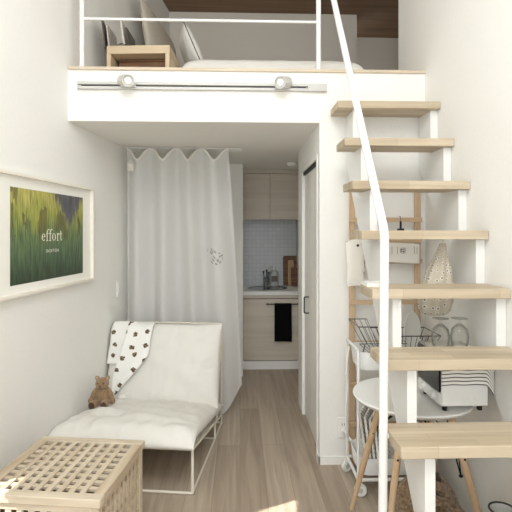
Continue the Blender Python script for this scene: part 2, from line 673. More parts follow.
# left wall with two unseen windows added to shape the sun patches
bm = bmn()
def wl(Y, z, off=0.0):
    return Vector((wall_x(Y) - off * math.cos(WA), Y + off * math.sin(WA), z))
def wall_piece(bm, y0, y1, z0, z1, t=.1):
    vs = [bm.verts.new(wl(y, z, o)) for y in (y0, y1) for z in (z0, z1) for o in (0, t)]
    for f in ((0, 1, 3, 2), (4, 6, 7, 5), (0, 4, 5, 1), (2, 3, 7, 6), (0, 2, 6, 4), (1, 5, 7, 3)):
        bm.faces.new([vs[i] for i in f])
LOWW = (.55, 1.72, .40, 1.03)          # low slot, added to let sun onto the crate
HIGW = (1.45, 1.87, 1.38, 1.77)        # small square, added to let sun onto the floor
wall_piece(bm, YK, LOWW[0], 0, ZT)
wall_piece(bm, LOWW[0], HIGW[0], 0, LOWW[2])
wall_piece(bm, LOWW[0], HIGW[0], LOWW[3], ZT)
wall_piece(bm, HIGW[0], LOWW[1], 0, LOWW[2])
wall_piece(bm, HIGW[0], LOWW[1], LOWW[3], HIGW[2])
wall_piece(bm, HIGW[0], LOWW[1], HIGW[3], ZT)
wall_piece(bm, LOWW[1], HIGW[1], 0, HIGW[2])
wall_piece(bm, LOWW[1], HIGW[1], HIGW[3], ZT)
wall_piece(bm, HIGW[1], 6.0, 0, ZT)
struct('wall_left', bm, M['wall'], 'long white textured wall beside the sofa', 'wall')
for nm, lab, (y0_, y1_, z0_, z1_) in (('sun_window_low', 'unseen low slot window added in the left wall to shape the sun on the crate', LOWW), ('sun_window_high', 'unseen small square window added in the left wall to shape the sun on the floor', HIGW)):
    bm = bmn()
    for y0, y1, z0, z1 in ((y0_, y1_, z0_, z0_ + .03), (y0_, y1_, z1_ - .03, z1_), (y0_, y0_ + .03, z0_, z1_), (y1_ - .03, y1_, z0_, z1_)):
        wall_piece(bm, y0, y1, z0, z1, .05)
    struct(nm, bm, M['trim'], lab, 'window')

# window wall behind the viewer
bm = bmn()
BW = (-1.25, .85, .55, 3.1)
box(bm, -1.8, BW[0], YK - .1, YK, 0, ZT)
box(bm, BW[1], XR + .1, YK - .1, YK, 0, ZT)
box(bm, BW[0], BW[1], YK - .1, YK, 0, BW[2])
box(bm, BW[0], BW[1], YK - .1, YK, BW[3], ZT)
struct('wall_window', bm, M['wall'], 'white wall with a tall window behind the viewer', 'wall')
bm = bmn()
for a in ((BW[0], BW[0] + .05, BW[2], BW[3]), (BW[1] - .05, BW[1], BW[2], BW[3]), (BW[0], BW[1], BW[2], BW[2] + .05), (BW[0], BW[1], BW[3] - .05, BW[3]), (-.225, -.175, BW[2], BW[3])):
    box(bm, a[0], a[1], YK - .08, YK - .02, a[2], a[3])
struct('window_2', bm, M['trim'], 'tall two pane white window frame behind the viewer', 'window')

bm = bmn()
box(bm, XR, XR + .1, YK, 3.42, 0, ZT)
struct('wall_right', bm, M['wall'], 'white textured wall that the stairs climb along', 'wall')

bm = bmn()
box(bm, -1.9, 2.6, YK - .1, 2.95, ZT, ZT + .06)
struct('ceiling', bm, M['ceil'], 'high white ceiling over the room', 'ceiling')
bm = bmn()
box(bm, -1.9, 2.6, 2.95, 6.0, ZT, ZT + .06)
struct('ceiling_loft', bm, M['brown'], 'brown wood-grain ceiling over the loft', 'ceiling')

# loft slab: front beam, underside, platform
bm = bmn()
prism(bm, [(wall_x(YB) - .02, YB), (XR, YB), (XR, 3.42), (2.6, 3.42), (2.6, 5.9), (wall_x(5.9) - .02, 5.9)],
      lambda x, y: Vector((x, y, ZC)), lambda x, y: Vector((x, y, ZL - .018)))
struct('wall_loft_front', bm, M['ceil'], 'white loft platform with deep front beam', 'loft')
bm = bmn()
prism(bm, [(wall_x(YB) + .001, YB - .012), (XR - .001, YB - .012), (XR - .001, 3.41), (2.5, 3.45), (2.5, 5.88), (wall_x(5.88) + .001, 5.88)],
      lambda x, y: Vector((x, y, ZL - .018)), lambda x, y: Vector((x, y, ZL)))
struct('floor_loft', bm, M['ash'], 'pale wood loft floor with slim front edge', 'floor')
bm = bmn()
box(bm, -.95, 1.29, 5.15, 5.3, ZL, ZT)
struct('wall_loft_back', bm, M['loftwall'], 'greige loft wall behind the mattress', 'wall')
bm = bmn()
box(bm, 1.29, 2.6, 5.75, 5.85, ZL, ZT)
box(bm, 2.5, 2.6, 3.42, 5.85, ZL, ZT)
box(bm, XR + .1, 2.6, 3.32, 3.42, ZL, ZT)
struct('wall_loft_recess', bm, M['loftwall'], 'recessed greige wall at the end of the loft', 'wall')

# corridor wall block with the folding door
DY0, DY1, DZ = 3.02, 3.72, 1.925
bm = bmn()
box(bm, XC, XC + .1, YB, DY0, 0, ZC)
box(bm, XC, XC + .1, DY0, DY1, DZ, ZC)
box(bm, XC, XC + .1, DY1, 3.98, 0, ZC)
box(bm, XC + .1, XR + .1, YB, YB + .1, 0, ZC)
box(bm, XC + .1, .68, 3.91, 3.98, 0, ZC)
box(bm, .66, .74, 3.98, 5.6, 0, ZC)
struct('wall_corridor', bm, M['wall'], 'white corridor wall under the loft behind the stairs', 'wall')
bm = bmn()
for y0, y1, z0, z1 in ((DY0 - .025, DY0 + .005, 0, DZ + .025), (DY1 - .005, DY1 + .02, 0, DZ + .025), (DY0, DY1, DZ - .005, DZ + .025)):
    box(bm, XC - .005, XC + .06, y0, y1, z0, z1)
struct('trim_1', bm, M['trim'], 'white casing around the folding corridor door', 'door casing', bevel=.003)
d1 = None
bm = bmn()
mid = 3.35
box(bm, XC + .018, XC + .045, DY0 + .008, mid - .003, .008, DZ - .03)
box(bm, XC + .018, XC + .045, mid + .003, DY1 - .008, .008, DZ - .03)
d1 = struct('door_1', bm, M['door'], 'pale grey folding door in the corridor wall', 'door', bevel=.003)
bm = bmn()
tube(bm, bent([(XC + .02, 3.49, .845), (XC - .018, 3.49, .845), (XC - .018, 3.49, .965), (XC + .02, 3.49, .965)], .012, 4), .005, 8)
struct('door_handle', bm, M['black'], parent=d1, smooth=True)['label'] = 'slim black handle'
bm = bmn()
box(bm, XC + .005, XC + .05, DY0 + .005, DY1 - .005, DZ - .028, DZ - .006)
struct('door_track', bm, M['black'], parent=d1)['label'] = 'dark track above the door'

# wall behind the curtain and kitchen alcove
bm = bmn()
box(bm, -1.3, -.62, 4.72, 4.82, 0, ZC)
box(bm, -.11, .03, 4.72, 4.82, 0, ZC)
box(bm, -.62, -.11, 4.72, 4.82, 1.94, ZC)
box(bm, -.07, .03, 4.82, 5.6, 0, ZC)
struct('wall_bath', bm, M['wall'], 'cream wall beside the kitchen behind the curtain', 'wall')
bm = bmn()
for a in ((-.65, -.62, 0, 1.97), (-.11, -.08, 0, 1.97), (-.62, -.11, 1.94, 1.97)):
    box(bm, a[0], a[1], 4.705, 4.74, a[2], a[3])
struct('trim_2', bm, M['trim'], 'white casing of the door behind the curtain', 'door casing')
bm = bmn()
box(bm, -.618, -.112, 4.745, 4.78, .005, 1.938)
struct('door_2', bm, M['door'], 'pale door behind the sheer curtain', 'door')
bm = bmn()
box(bm, -.07, .74, 5.5, 5.6, 0, ZC)
struct('wall_kitchen', bm, M['tile'], 'small square grey white tiles behind the sink', 'wall')
bm = bmn()
box(bm, XC - .008, XR, YB - .010, YB, 0, .05)
box(bm, XC - .010, XC, YB - .01, DY0 - .025, 0, .05)
struct('baseboard_right', bm, M['trim'], 'low white baseboard under the outlet', 'baseboard')
bm = bmn()
for y0, y1 in ((2.0, 4.70),):
    vs = [bm.verts.new(wl(y, z, o)) for y in (y0, y1) for z in (0, .05) for o in (-.008, 0)]
    for f in ((0, 1, 3, 2), (4, 6, 7, 5), (0, 4, 5, 1), (2, 3, 7, 6), (0, 2, 6, 4), (1, 5, 7, 3)):
        bm.faces.new([vs[i] for i in f])
struct('baseboard_left', bm, M['trim'], 'low white baseboard along the sofa wall', 'baseboard')

# ================================================================== KITCHEN
kx0, kx1 = .032, .658
t = root('kitchen_base_cabinet', 'pale wood-grain sink cabinet with white plinth', 'cabinet', (.345, 5.2, 0))
bm = bmn(); box(bm, kx0, kx1, 4.97, 5.5, .09, .70)
part('body', bm, M['cab'], t, True)
bm = bmn(); box(bm, kx0 + .003, kx1 - .003, 4.945, 4.968, .098, .745)
part('door', bm, M['cab'], t, True, bevel=.002)
bm = bmn(); box(bm, kx0 + .003, kx1 - .003, 4.945, 4.968, .752, .783)
part('drawer', bm, M['cab'], t, True, bevel=.002)
bm = bmn(); box(bm, kx0, kx1, 4.955, 5.5, 0, .088)
part('plinth', bm, M['trim'], t, True)
bm = bmn(); bz = .695
tube(bm, [(.275, 4.905, bz), (.62, 4.905, bz)], .006, 8)
for x in (.29, .605):
    tube(bm, [(x, 4.905, bz), (x, 4.946, bz)], .005, 8)
part('towel_bar', bm, M['black'], t, True, label='thin black towel bar')
bm = bmn()
SXC, SYC, SRX, SRY = .305, 5.215, .205, .175
loops = []
NS = 48
for z in (.786, .826):
    inn, outr = [], []
    for k in range(NS):
        a = 2 * PI * (k + .5) / NS
        ca, sa = math.cos(a), math.sin(a)
        inn.append(bm.verts.new((SXC + SRX * ca, SYC + SRY * sa, z)))
        tx = ((kx1 - SXC) if ca > 0 else (SXC - kx0)) / abs(ca)
        ty_ = ((5.5 - SYC) if sa > 0 else (SYC - 4.925)) / abs(sa)
        m_ = min(tx, ty_)
        outr.append((SXC + m_ * ca, SYC + m_ * sa, z))
    # snap the outline point nearest each corner onto the corner
    for cx_, cy_ in ((kx0, 4.925), (kx1, 4.925), (kx0, 5.5), (kx1, 5.5)):
        b = min(range(NS), key=lambda q: (outr[q][0] - cx_) ** 2 + (outr[q][1] - cy_) ** 2)
        outr[b] = (cx_, cy_, z)
    loops.append((inn, [bm.verts.new(q) for q in outr]))
for k in range(NS):
    q = (k + 1) % NS
    for inn, outr in loops:
        bm.faces.new((inn[k], inn[q], outr[q], outr[k]))
    bm.faces.new((loops[0][0][k], loops[0][0][q], loops[1][0][q], loops[1][0][k]))
    bm.faces.new((loops[0][1][k], loops[0][1][q], loops[1][1][q], loops[1][1][k]))
single('worktop', bm, M['white_plastic'], 'white worktop holding the steel sink', 'worktop', (.345, 5.2, .786), smooth=False)
t = root('sink', 'oval stainless sink set in the white worktop', 'sink', (SXC, SYC, .72))
bm = bmn()
S = Matrix.Translation((SXC, SYC, .827)) @ Matrix.Diagonal((1.0, .85, 1, 1))
lathe(bm, [(.222, .0), (.218, .004), (.204, .003), (.196, -.02), (.185, -.085), (.15, -.10), (.03, -.106), (0, -.106)], mat4=S, n=36)
part('basin', bm, M['steel'], t, True)
bm = bmn(); lathe(bm, [(0, 0), (.03, 0), (.03, .004), (0, .006)], (SXC, SYC, .7215))
part('drain', bm, M['black'], t, True)

t = root('kitchen_wall_cabinet', 'pale wood-grain wall cabinet with two doors above the sink', 'cabinet', (.345, 5.3, 1.60))
bm = bmn(); box(bm, kx0, kx1, 5.12, 5.5, 1.60, ZC - .002)
part('body', bm, M['cab'], t, True)
bm = bmn(); box(bm, kx0, kx1, 5.095, 5.118, 2.085, ZC - .002)
part('filler_strip', bm, M['cab'], t, True)
xm = W(270, 200, 5.1).x
for a, b_ in ((kx0 + .002, xm - .002), (xm + .002, kx1 - .002)):
    bm = bmn(); box(bm, a, b_, 5.095, 5.118, 1.585, 2.078)
    part('door', bm, M['cab'], t, True, bevel=.002)

# black towel
x0, x1 = W(274.5, 0, 4.9).x, W(291.5, 0, 4.9).x
bm = bmn()
def tw(s, q):
    x = x0 + (x1 - x0) * s + .008 * (q - .5) * (s - .5)
    L0, L1 = .13, .385
    if q < .3:
        z = bz - L0 * (1 - q / .3); y = 4.922
    elif q < .4:
        a = PI * (q - .3) / .1; z = bz + .010 * math.sin(a); y = 4.905 + .012 * math.cos(a)
    else:
        z = bz - L1 * (q - .4) / .6 - .006 * s; y = 4.890 - .006 * math.sin(s * 9) * (q - .4)
    return Vector((x, y, z))
grid(bm, 14, 40, tw)
tw_o = single('towel', bm, M['blackcloth'], 'black towel hanging on the bar of the sink cabinet', 'towel', (.36, 4.905, .3))
tw_o.modifiers.new('thick', 'SOLIDIFY').thickness = .006

# things on the worktop
p = W(274.5, 287, 5.36)
t = root('soap_bottle', 'clear pump soap bottle behind the sink', 'bottle', (p.x, 5.43, .8265))
t.scale = (1.2, 1.2, 1.2)
bm = bmn(); lathe(bm, [(0, 0), (.042, 0), (.045, .01), (.045, .12), (.03, .145), (.014, .15), (.014, .155), (0, .155)], n=20)
part('bottle_body', bm, plain('milky_plastic', srgb(190, 192, 190), .3), t)
bm = bmn(); box(bm, -.03, .03, -.0462, -.040, .045, .10)
part('paper_label', bm, M['ink'], t, label='grey printed paper label')
bm = bmn(); lathe(bm, [(0, .155), (.018, .155), (.018, .172), (.007, .174), (.007, .19), (0, .19)], n=14)
tube(bm, bent([(0, 0, .186), (0, 0, .20), (-.04, -.01, .196)], .008, 3), .006, 8)
part('pump', bm, M['white_plastic'], t)
p = W(266.5, 287, 5.34)
t = root('utensil_cup', 'small grey cup of brushes behind the sink', 'cup', (p.x, 5.43, .8265))
t.scale = (1.15, 1.15, 1.15)
bm = bmn(); lathe(bm, [(0, 0), (.026, 0), (.03, .085), (.027, .085), (.024, .005), (0, .005)], n=18)
part('cup', bm, plain('grey_glaze', srgb(110, 112, 108), .4), t)
for i, (dx, h, m_) in enumerate(((-.024, .15, 'black'), (.004, .165, 'steel'), (.022, .14, 'black'))):
    bm = bmn(); tube(bm, [(dx * .3, 0, .006), (dx, 0, h * .8), (dx * 1.15, 0, h)], .004, 8, rads=[.003, .004, .009])
    part('brush', bm, M[m_], t)
p0, p1 = W(283.3, 287, 5.44), W(297.5, 287, 5.44)
def leanboard(name, label, xa, xb, h, yb, th, mat, hole=True):
    tl = Matrix.Translation(((xa + xb) / 2, yb, .826)) @ Matrix.Rotation(R(-6), 4, 'X')
    bm = bmn(); w = (xb - xa) / 2
    poly = []
    for cx, cz, a0 in ((w - .02, .02, -90), (w - .02, h - .02, 0), (-w + .02, h - .02, 90), (-w + .02, .02, 180)):
        for k in range(5):
            a = R(a0 + k * 22.5); poly.append((cx + .02 * math.cos(a), cz + .02 * math.sin(a)))
    prism(bm, poly, lambda a, b: tl @ Vector((a, -th / 2, b)), lambda a, b: tl @ Vector((a, th / 2, b)))
    return single(name, bm, mat, label, 'board', ((xa + xb) / 2, yb, .826), 0, 'wooden boards behind the sink')
leanboard('cutting_board', 'tall dark brown wooden board leaning on the tiles', p0.x, p1.x, .345, 5.455, .018, M['board_dark'])
leanboard('cutting_board', 'narrow light wooden board in front of the dark board', p0.x + .055, p1.x - .045, .30, 5.415, .014, M['board_light'])
leanboard('cutting_board', 'short striped wooden board beside the light board', p0.x + .085, p1.x - .005, .22, 5.38, .014, M['board_dark'])

# ceiling fittings of the corridor
bm = bmn()
p = W(235, 150, 3.87)
lathe(bm, [(0, 0), (.055, 0), (.06, -.006), (.05, -.014), (.045, -.010), (0, -.010)], (p.x, 3.87, ZC))
single('downlight', bm, M['white_plastic'], 'small round white downlight above the curtain end', 'ceiling light', (p.x, 3.87, ZC))
bm = bmn()
p = W(292, 164, 4.62)
lathe(bm, [(0, 0), (.05, 0), (.05, -.018), (.03, -.035), (0, -.036)], (p.x, 4.62, ZC))
single('smoke_detector', bm, M['white_plastic'], 'round white smoke detector on the corridor ceiling', 'smoke detector', (p.x, 4.62, ZC))

# ================================================================== CURTAIN
CY = 3.75
t = root('curtain', 'sheer white curtain hanging in folds across the left of the corridor', 'curtain', (-.5, CY, 0))
hooks = [W(px, 0, CY).x for px in (126, 150, 176, 200, 228)]
bm = bmn()
def cur(s, q):
    k = s * 4
    i = min(3, int(k)); f = k - i
    sag = .5 - .5 * math.cos(2 * PI * f)
    xt = hooks[i] + (hooks[i + 1] - hooks[i]) * f
    ztop = 2.115 - .094 * sag ** 1.5
    zb = .012 + (.20 * max(0, (s - .86) / .14) ** 1.2)
    z = ztop + (zb - ztop) * q
    spread = q ** .8
    x = xt + .11 * spread * s ** 2
    dep = (.035 + .012 * q) * math.cos(2 * PI * k) + .016 * q * math.sin(2 * PI * k * .5 + 1.1) + .010 * q * math.sin(2 * PI * k * 1.7 + 2 * q + .6)
    dep += .025 * mnoise.noise(Vector((s * 6, q * 1.5, 1)))
    return Vector((x, CY + dep, z))
grid(bm, 220, 60, cur, lambda a, b: (a, 1 - b))
part('cloth', bm, M['sheer'], t, True)
bm = bmn()
tube(bm, [cur(i / 120, .004) + Vector((0, 0, .004)) for i in range(121)], .009, 6)
part('header_tape', bm, M['cotton'], t, True)
for i, hx in enumerate(hooks):
    q = cur(i / 4, 0)
    bm = bmn(); tube(bm, [(hx, q.y, q.z - .005), (hx, q.y, 2.120)], .003, 6)
    part('hook', bm, M['white_plastic'], t, True)
bm = bmn()
p = W(131, 165, CY - .06)
for k in range(6):
    a = k * 1.05
    tube(bm, [p + Vector((0, 0, .04)), p + Vector((.018 * math.cos(a), .018 * math.sin(a) - .01, .0)), p + Vector((.02 * math.cos(a + .5), .012 * math.sin(a), -.045))], .006, 6, rads=[.006, .012, .007])
part('ribbon', bm, M['cotton'], t, True, label='bunched white tie ribbon at the top corner')
bm = bmn()
tube(bm, [(wall_x(CY) + .01, CY + .045, 2.124), (.0, CY + .045, 2.124)], .004, 8)
for i, hx in enumerate(hooks):
    tube(bm, [(hx, CY + .045, 2.122), (hx, CY + .045, ZC)], .003, 6)
single('curtain_rail', bm, M['white'], 'thin white rail carrying the sheer curtain', 'curtain rail', (-.45, CY + .045, 2.108))

# ================================================================== LEFT WALL THINGS
def onwall(Y, z, off):
    return wl(Y, z, -off)
fy0, fy1, fz0, fz1 = 2.13, 3.215, 1.128, 1.742
t = root('framed_poster', 'large white framed meadow poster with cream word effort on the wall', 'picture', wl(2.73, fz0), 0)
def wbox(bm, y0, y1, z0, z1, o0, o1):
    vs = [bm.verts.new(onwall(y, z, o)) for y in (y0, y1) for z in (z0, z1) for o in (o0, o1)]
    for f in ((0, 1, 3, 2), (4, 6, 7, 5), (0, 4, 5, 1), (2, 3, 7, 6), (0, 2, 6, 4), (1, 5, 7, 3)):
        bm.faces.new([vs[i] for i in f])
bm = bmn(); fw = .014
for a in ((fy0, fy1, fz0, fz0 + fw), (fy0, fy1, fz1 - fw, fz1), (fy0, fy0 + fw, fz0 + fw, fz1 - fw), (fy1 - fw, fy1, fz0 + fw, fz1 - fw)):
    wbox(bm, *a, .0, .034)
part('frame', bm, plain('pale_cream_moulding', srgb(234, 229, 218), .5), t, True, smooth=False)
bm = bmn(); wbox(bm, fy0 + fw, fy1 - fw, fz0 + fw, fz1 - fw, .002, .012)
part('mat_board', bm, M['paper'], t, True, smooth=False)
ay0, ay1, az0, az1 = 2.325, 3.088, 1.186, 1.672
bm = bmn()
uvl = bm.loops.layers.uv.verify()
vs = [bm.verts.new(onwall(y, z, .0135)) for y, z in ((ay0, az0), (ay1, az0), (ay1, az1), (ay0, az1))]
f = bm.faces.new(vs)
for lp, q in zip(f.loops, ((0, 0), (1, 0), (1, 1), (0, 1))):
    lp[uvl].uv = q
part('print', bm, M['meadow'], t, True, smooth=False)

# serif letters built from stroked outlines; unit = x-height, on the wall plane
def stroke(pts, w0, w1=None):
    return ('s', pts, w0, w1 or w0)
def ring(cx, cz, rx, rz, a0, a1, thin, thick, n=22):
    return ('r', cx, cz, rx, rz, a0, a1, thin, thick, n)
GL = {
    'e': (.86, [ring(.42, .5, .36, .47, 12, 322, .07, .20), stroke([(.10, .55), (.78, .55)], .07)]),
    'f': (.60, [stroke([(.26, 0), (.26, 1.25)], .17), ring(.55, 1.22, .29, .34, 70, 180, .07, .17, 12), stroke([(.06, .97), (.62, .97)], .07), stroke([(.08, .03), (.50, .03)], .07), stroke([(.62, 1.40), (.70, 1.53)], .14)]),
    'o': (.98, [ring(.47, .5, .40, .48, 0, 360, .07, .20, 32)]),
    'r': (.72, [stroke([(.26, 0), (.26, 1.0)], .17), stroke([(.06, .96), (.26, .96)], .08), stroke([(.08, .03), (.50, .03)], .07), stroke([(.30, .70), (.48, .94), (.66, .93)], .12), stroke([(.60, .82), (.68, .93)], .15)]),
    't': (.56, [stroke([(.26, .14), (.26, 1.32)], .17), stroke([(.05, .97), (.54, .97)], .07), stroke([(.26, .14), (.36, .04), (.56, .09)], .10)]),
}
def glyph(bm, ops, place):
    def poly(L, Rr):
        for i in range(len(L) - 1):
            bm.faces.new([bm.verts.new(place(*q)) for q in (L[i], L[i + 1], Rr[i + 1], Rr[i])])
    for o in ops:
        if o[0] == 's':
            _, pts, a, b_ = o
            for (x0_, z0_), (x1_, z1_) in zip(pts, pts[1:]):
                dx, dz = x1_ - x0_, z1_ - z0_
                l = math.hypot(dx, dz); nx, nz = -dz / l * a / 2, dx / l * a / 2
                poly([(x0_ + nx, z0_ + nz), (x1_ + nx, z1_ + nz)], [(x0_ - nx, z0_ - nz), (x1_ - nx, z1_ - nz)])
        else:
            _, cx, cz, rx, rz, a0, a1, tn, tk, n = o
            L, Q = [], []
            for i in range(n + 1):
                a = R(a0 + (a1 - a0) * i / n)
                w = tn + (tk - tn) * abs(math.cos(a)) ** 1.3
                L.append((cx + rx * math.cos(a), cz + rz * math.sin(a)))
                Q.append((cx + (rx - w) * math.cos(a), cz + (rz - min(w, .09)) * math.sin(a)))
            poly(L, Q)
def word(bm, txt, y0, z0, xh, off, squeeze=1.0):
    x = 0
    for ch in txt:
        adv, ops = GL[ch]
        glyph(bm, ops, lambda a, b_, x=x: onwall(y0 + (x + a) * xh * squeeze * math.cos(WA), z0 + b_ * xh, off))
        x += adv
    return x * xh
bm = bmn()
tot = (.86 + .6 + .6 + .98 + .72 + .56)
word(bm, 'effort', 2.60, 1.400, .043, .0145, .222 / (tot * .043) / math.cos(WA))
part('lettering', bm, M['letter'], t, True, smooth=False, label='cream serif word effort')
# the small line of capitals under it
cu = bpy.data.curves.new('caption', 'FONT')
cu.body = 'SHOKTION'
cu.size = .030
cu.space_character = 1.05
co = bpy.data.objects.new('caption_line', cu)
C.objects.link(co)
bpy.context.view_layer.update()
cme = bpy.data.meshes.new_from_object(co.evaluated_get(bpy.context.evaluated_depsgraph_get()))
bpy.data.objects.remove(co)
bm = bmn(); bm.from_mesh(cme)
xs = [v.co.x for v in bm.verts]
k = .135 / (max(xs) - min(xs))
for v in bm.verts:
    v.co = onwall(2.646 + (v.co.x - min(xs)) * k, 1.336 + v.co.y * .85, .0145)
part('caption', bm, M['letter'], t, True, smooth=False, label='small line of cream capitals under the word')

p_y = 3.70
zc = W(119, 289, p_y).z
t = root('light_switch', 'small white light switch on the wall beside the curtain', 'switch', wl(p_y, zc - .06))
bm = bmn(); wbox(bm, p_y - .026, p_y + .026, zc - .06, zc + .06, 0, .009)
part('plate', bm, M['white_plastic'], t, True, bevel=.002)
bm = bmn(); wbox(bm, p_y - .012, p_y + .012, zc - .03, zc + .03, .009, .013)
part('rocker', bm, M['white_plastic'], t, True, bevel=.001)

# outlet on the corridor wall front
p = W(343, 427, YB)
t = root('power_outlet', 'white two socket outlet low on the wall beside the ladder', 'outlet', (p.x, YB, p.z - .06))
bm = bmn(); box(bm, p.x - .036, p.x + .036, YB - .009, YB, p.z - .062, p.z + .062)
part('plate', bm, M['white_plastic'], t, True, bevel=.002)
for dz in (.02, -.02):
    bm = bmn()
    for dx in (-.007, .007):
        box(bm, p.x + dx - .0015, p.x + dx + .0015, YB - .0098, YB - .0085, p.z + dz - .006, p.z + dz + .006)
    part('socket', bm, M['black'], t, True)

# ================================================================== TRACK LIGHT
a0, a1 = W(77, 86, YB - .02), W(327, 88, YB - .02)
zt = W(200, 86.2, YB - .02).z
t = root('track_light_rail', 'slim white lighting track on the loft beam', 'track', ((a0.x + a1.x) / 2, YB, zt))
bm = bmn()
box(bm, a0.x, a1.x - .12, YB - .022, YB, zt - .022, zt - .006)
box(bm, a0.x, a1.x - .12, YB - .022, YB, zt + .006, zt + .022)
box(bm, a0.x, a1.x - .12, YB - .006, YB, zt - .006, zt + .006)
part('rail', bm, M['alu'], t, True, smooth=False)
bm = bmn(); box(bm, a1.x - .12, a1.x, YB - .026, YB, zt - .024, zt + .024)
part('feed_box', bm, M['alu'], t, True, bevel=.002)
bm = bmn(); box(bm, a0.x + .02, a1.x - .13, YB - .0085, YB - .0062, zt - .004, zt + .004)
part('slot', bm, M['black'], t, True, label='dark slot along the track')
for px, dxx, lab in ((127, .035, 'white cylinder spotlight on the track over the curtain'), (281, -.035, 'white cylinder spotlight on the track beside its feed box')):
    c = W(px, 84, YB - .12)
    t = root('spotlight', lab, 'spotlight', (c.x, YB - .022, zt), 0, 'track spotlights')
    d = Vector((dxx * 1.5, -.09, -.028)).normalized()
    rotm = Vector((0, 0, 1)).rotation_difference(d).to_matrix().to_4x4()
    o = Vector((c.x - dxx * .6, YB - .065, zt + .014))
    T = Matrix.Translation(o) @ rotm
    bm = bmn(); lathe(bm, [(0, -.055), (.034, -.055), (.037, -.052), (.037, .055), (.033, .055), (.031, .045), (0, .045)], mat4=T, n=28)
    part('housing', bm, M['alu'], t, True)
    bm = bmn(); lathe(bm, [(0, .045), (.021, .045), (.019, .052), (0, .056)], mat4=T, n=24)
    part('lens', bm, M['lens'], t, True)
    bm = bmn(); box(bm, c.x - .03, c.x + .03, YB - .036, YB - .0225, zt - .014, zt + .014)
    part('adapter', bm, M['alu'], t, True, bevel=.002)

# ================================================================== LOFT RAILING + LOFT THINGS
t = root('loft_railing', 'white tube guard railing along the loft edge', 'railing', (-.25, YB + .03, ZL))
rx0, rx1 = W(82, 0, YB + .03).x, W(318.5, 0, YB + .03).x
for x in (rx0, rx1):
    bm = bmn(); tube(bm, [(x, YB + .03, ZL), (x, YB + .03, 3.15)], .0155, 14)
    part('post', bm, M['white'], t, True)
zr = W(200, 20.5, YB + .03).z
bm = bmn(); tube(bm, [(rx0, YB + .03, zr), (rx1, YB + .03, zr)], .009, 12)
part('rail', bm, M['white'], t, True)
bm = bmn(); tube(bm, [(rx0 - .03, YB + .03, 3.15), (rx1 + .03, YB + .03, 3.15)], .0155, 14)
part('rail', bm, M['white'], t, True)

# low birch table
ty = 3.16
xa, xb = W(105, 0, ty).x + .01, W(170.5, 0, ty).x
zt_ = W(130, 46, ty).z
t = root('low_table', 'low pale plywood table at the loft edge', 'table', ((xa + xb) / 2, ty + .17, ZL))
ang = Matrix.Translation((xa, ty, 0)) @ Matrix.Rotation(R(-4), 4, 'Z') @ Matrix.Translation((-xa, -ty, 0))
bm = bmn(); box(bm, xa, xb, ty, ty + .34, zt_ - .055, zt_, ang)
part('tabletop', bm, M['plybirch'], t, True, bevel=.003)
for x in (xa, xb - .03):
    bm = bmn(); box(bm, x, x + .028, ty, ty + .34, ZL, zt_ - .0555, ang)
    part('side_panel', bm, M['plybirch'], t, True, bevel=.002)

t = root('table_shade_box', 'dark brown box added under the low loft table as its shade', 'box', ((xa + xb) / 2 + .01, ty + .21, ZL))  # added dark block standing in for the shade under the table
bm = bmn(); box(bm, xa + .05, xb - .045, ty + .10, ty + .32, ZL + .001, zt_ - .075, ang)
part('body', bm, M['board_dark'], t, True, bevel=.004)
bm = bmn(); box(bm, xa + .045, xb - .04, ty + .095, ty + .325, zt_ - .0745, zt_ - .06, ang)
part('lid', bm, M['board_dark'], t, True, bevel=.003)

def leaning(name, label, pxa, pxb, y0, y1, z0, h, th, mat, cat, lean):
    """a thin book standing on the table, its broad side nearly edge-on"""
    A, B = W(pxa, 0, y0), W(pxb, 0, y1)
    A.z = B.z = z0
    d = (B - A); d.z = 0
    l = d.length; d.normalize()
    n = Vector((-d.y, d.x, 0))
    T = Matrix(((d.x, n.x, 0, A.x), (d.y, n.y, 0, A.y), (0, 0, 1, z0), (0, 0, 0, 1))) @ Matrix.Rotation(R(lean), 4, 'X')
    t = root(name, label, cat, A, 0, GB)
    bm = bmn(); box(bm, 0, l, 0, th * .2, 0, h, T)
    box(bm, 0, l, th * .8, th, 0, h, T)
    box(bm, -.001, .004, 0, th, 0, h, T)
    part('cover', bm, mat, t, True, smooth=False)
    bm = bmn(); box(bm, .004, l - .003, th * .2, th * .8, .003, h - .003, T)
    part('pages', bm, M['paper'], t, True, smooth=False)
zt2 = zt_ + .001
GB = 'magazines standing on the loft table'
leaning('magazine', 'dark covered magazine standing at the wall end of the loft table', 105.5, 109.5, 3.20, 3.36, zt2, .205, .009, M['mag1'], 'magazine', -6)
leaning('magazine', 'pale covered magazine leaning behind the dark one on the loft table', 110, 119, 3.22, 3.44, zt2, .17, .010, M['mag2'], 'magazine', -6)
leaning('magazine', 'grey spined magazine standing beside the small box on the loft table', 125.5, 131, 3.2, 3.38, zt2, .20, .012, M['mag2'], 'magazine', -8)
leaning('magazine', 'dark grey magazine in front of the big loft cushion', 130, 138, 3.24, 3.46, zt2, .16, .010, M['mag1'], 'magazine', -8)
p = W(121, 0, 3.2)
t = root('small_box', 'little steel clock-like box between the loft magazines', 'box', (p.x, 3.22, zt2), R(-20))
bm = bmn(); box(bm, -.035, .035, -.02, .02, 0, .028)
part('body', bm, M['steel'], t, bevel=.004)
bm = bmn(); box(bm, -.012, .02, -.012, .012, .0285, .036)
part('button', bm, M['black'], t, bevel=.002)

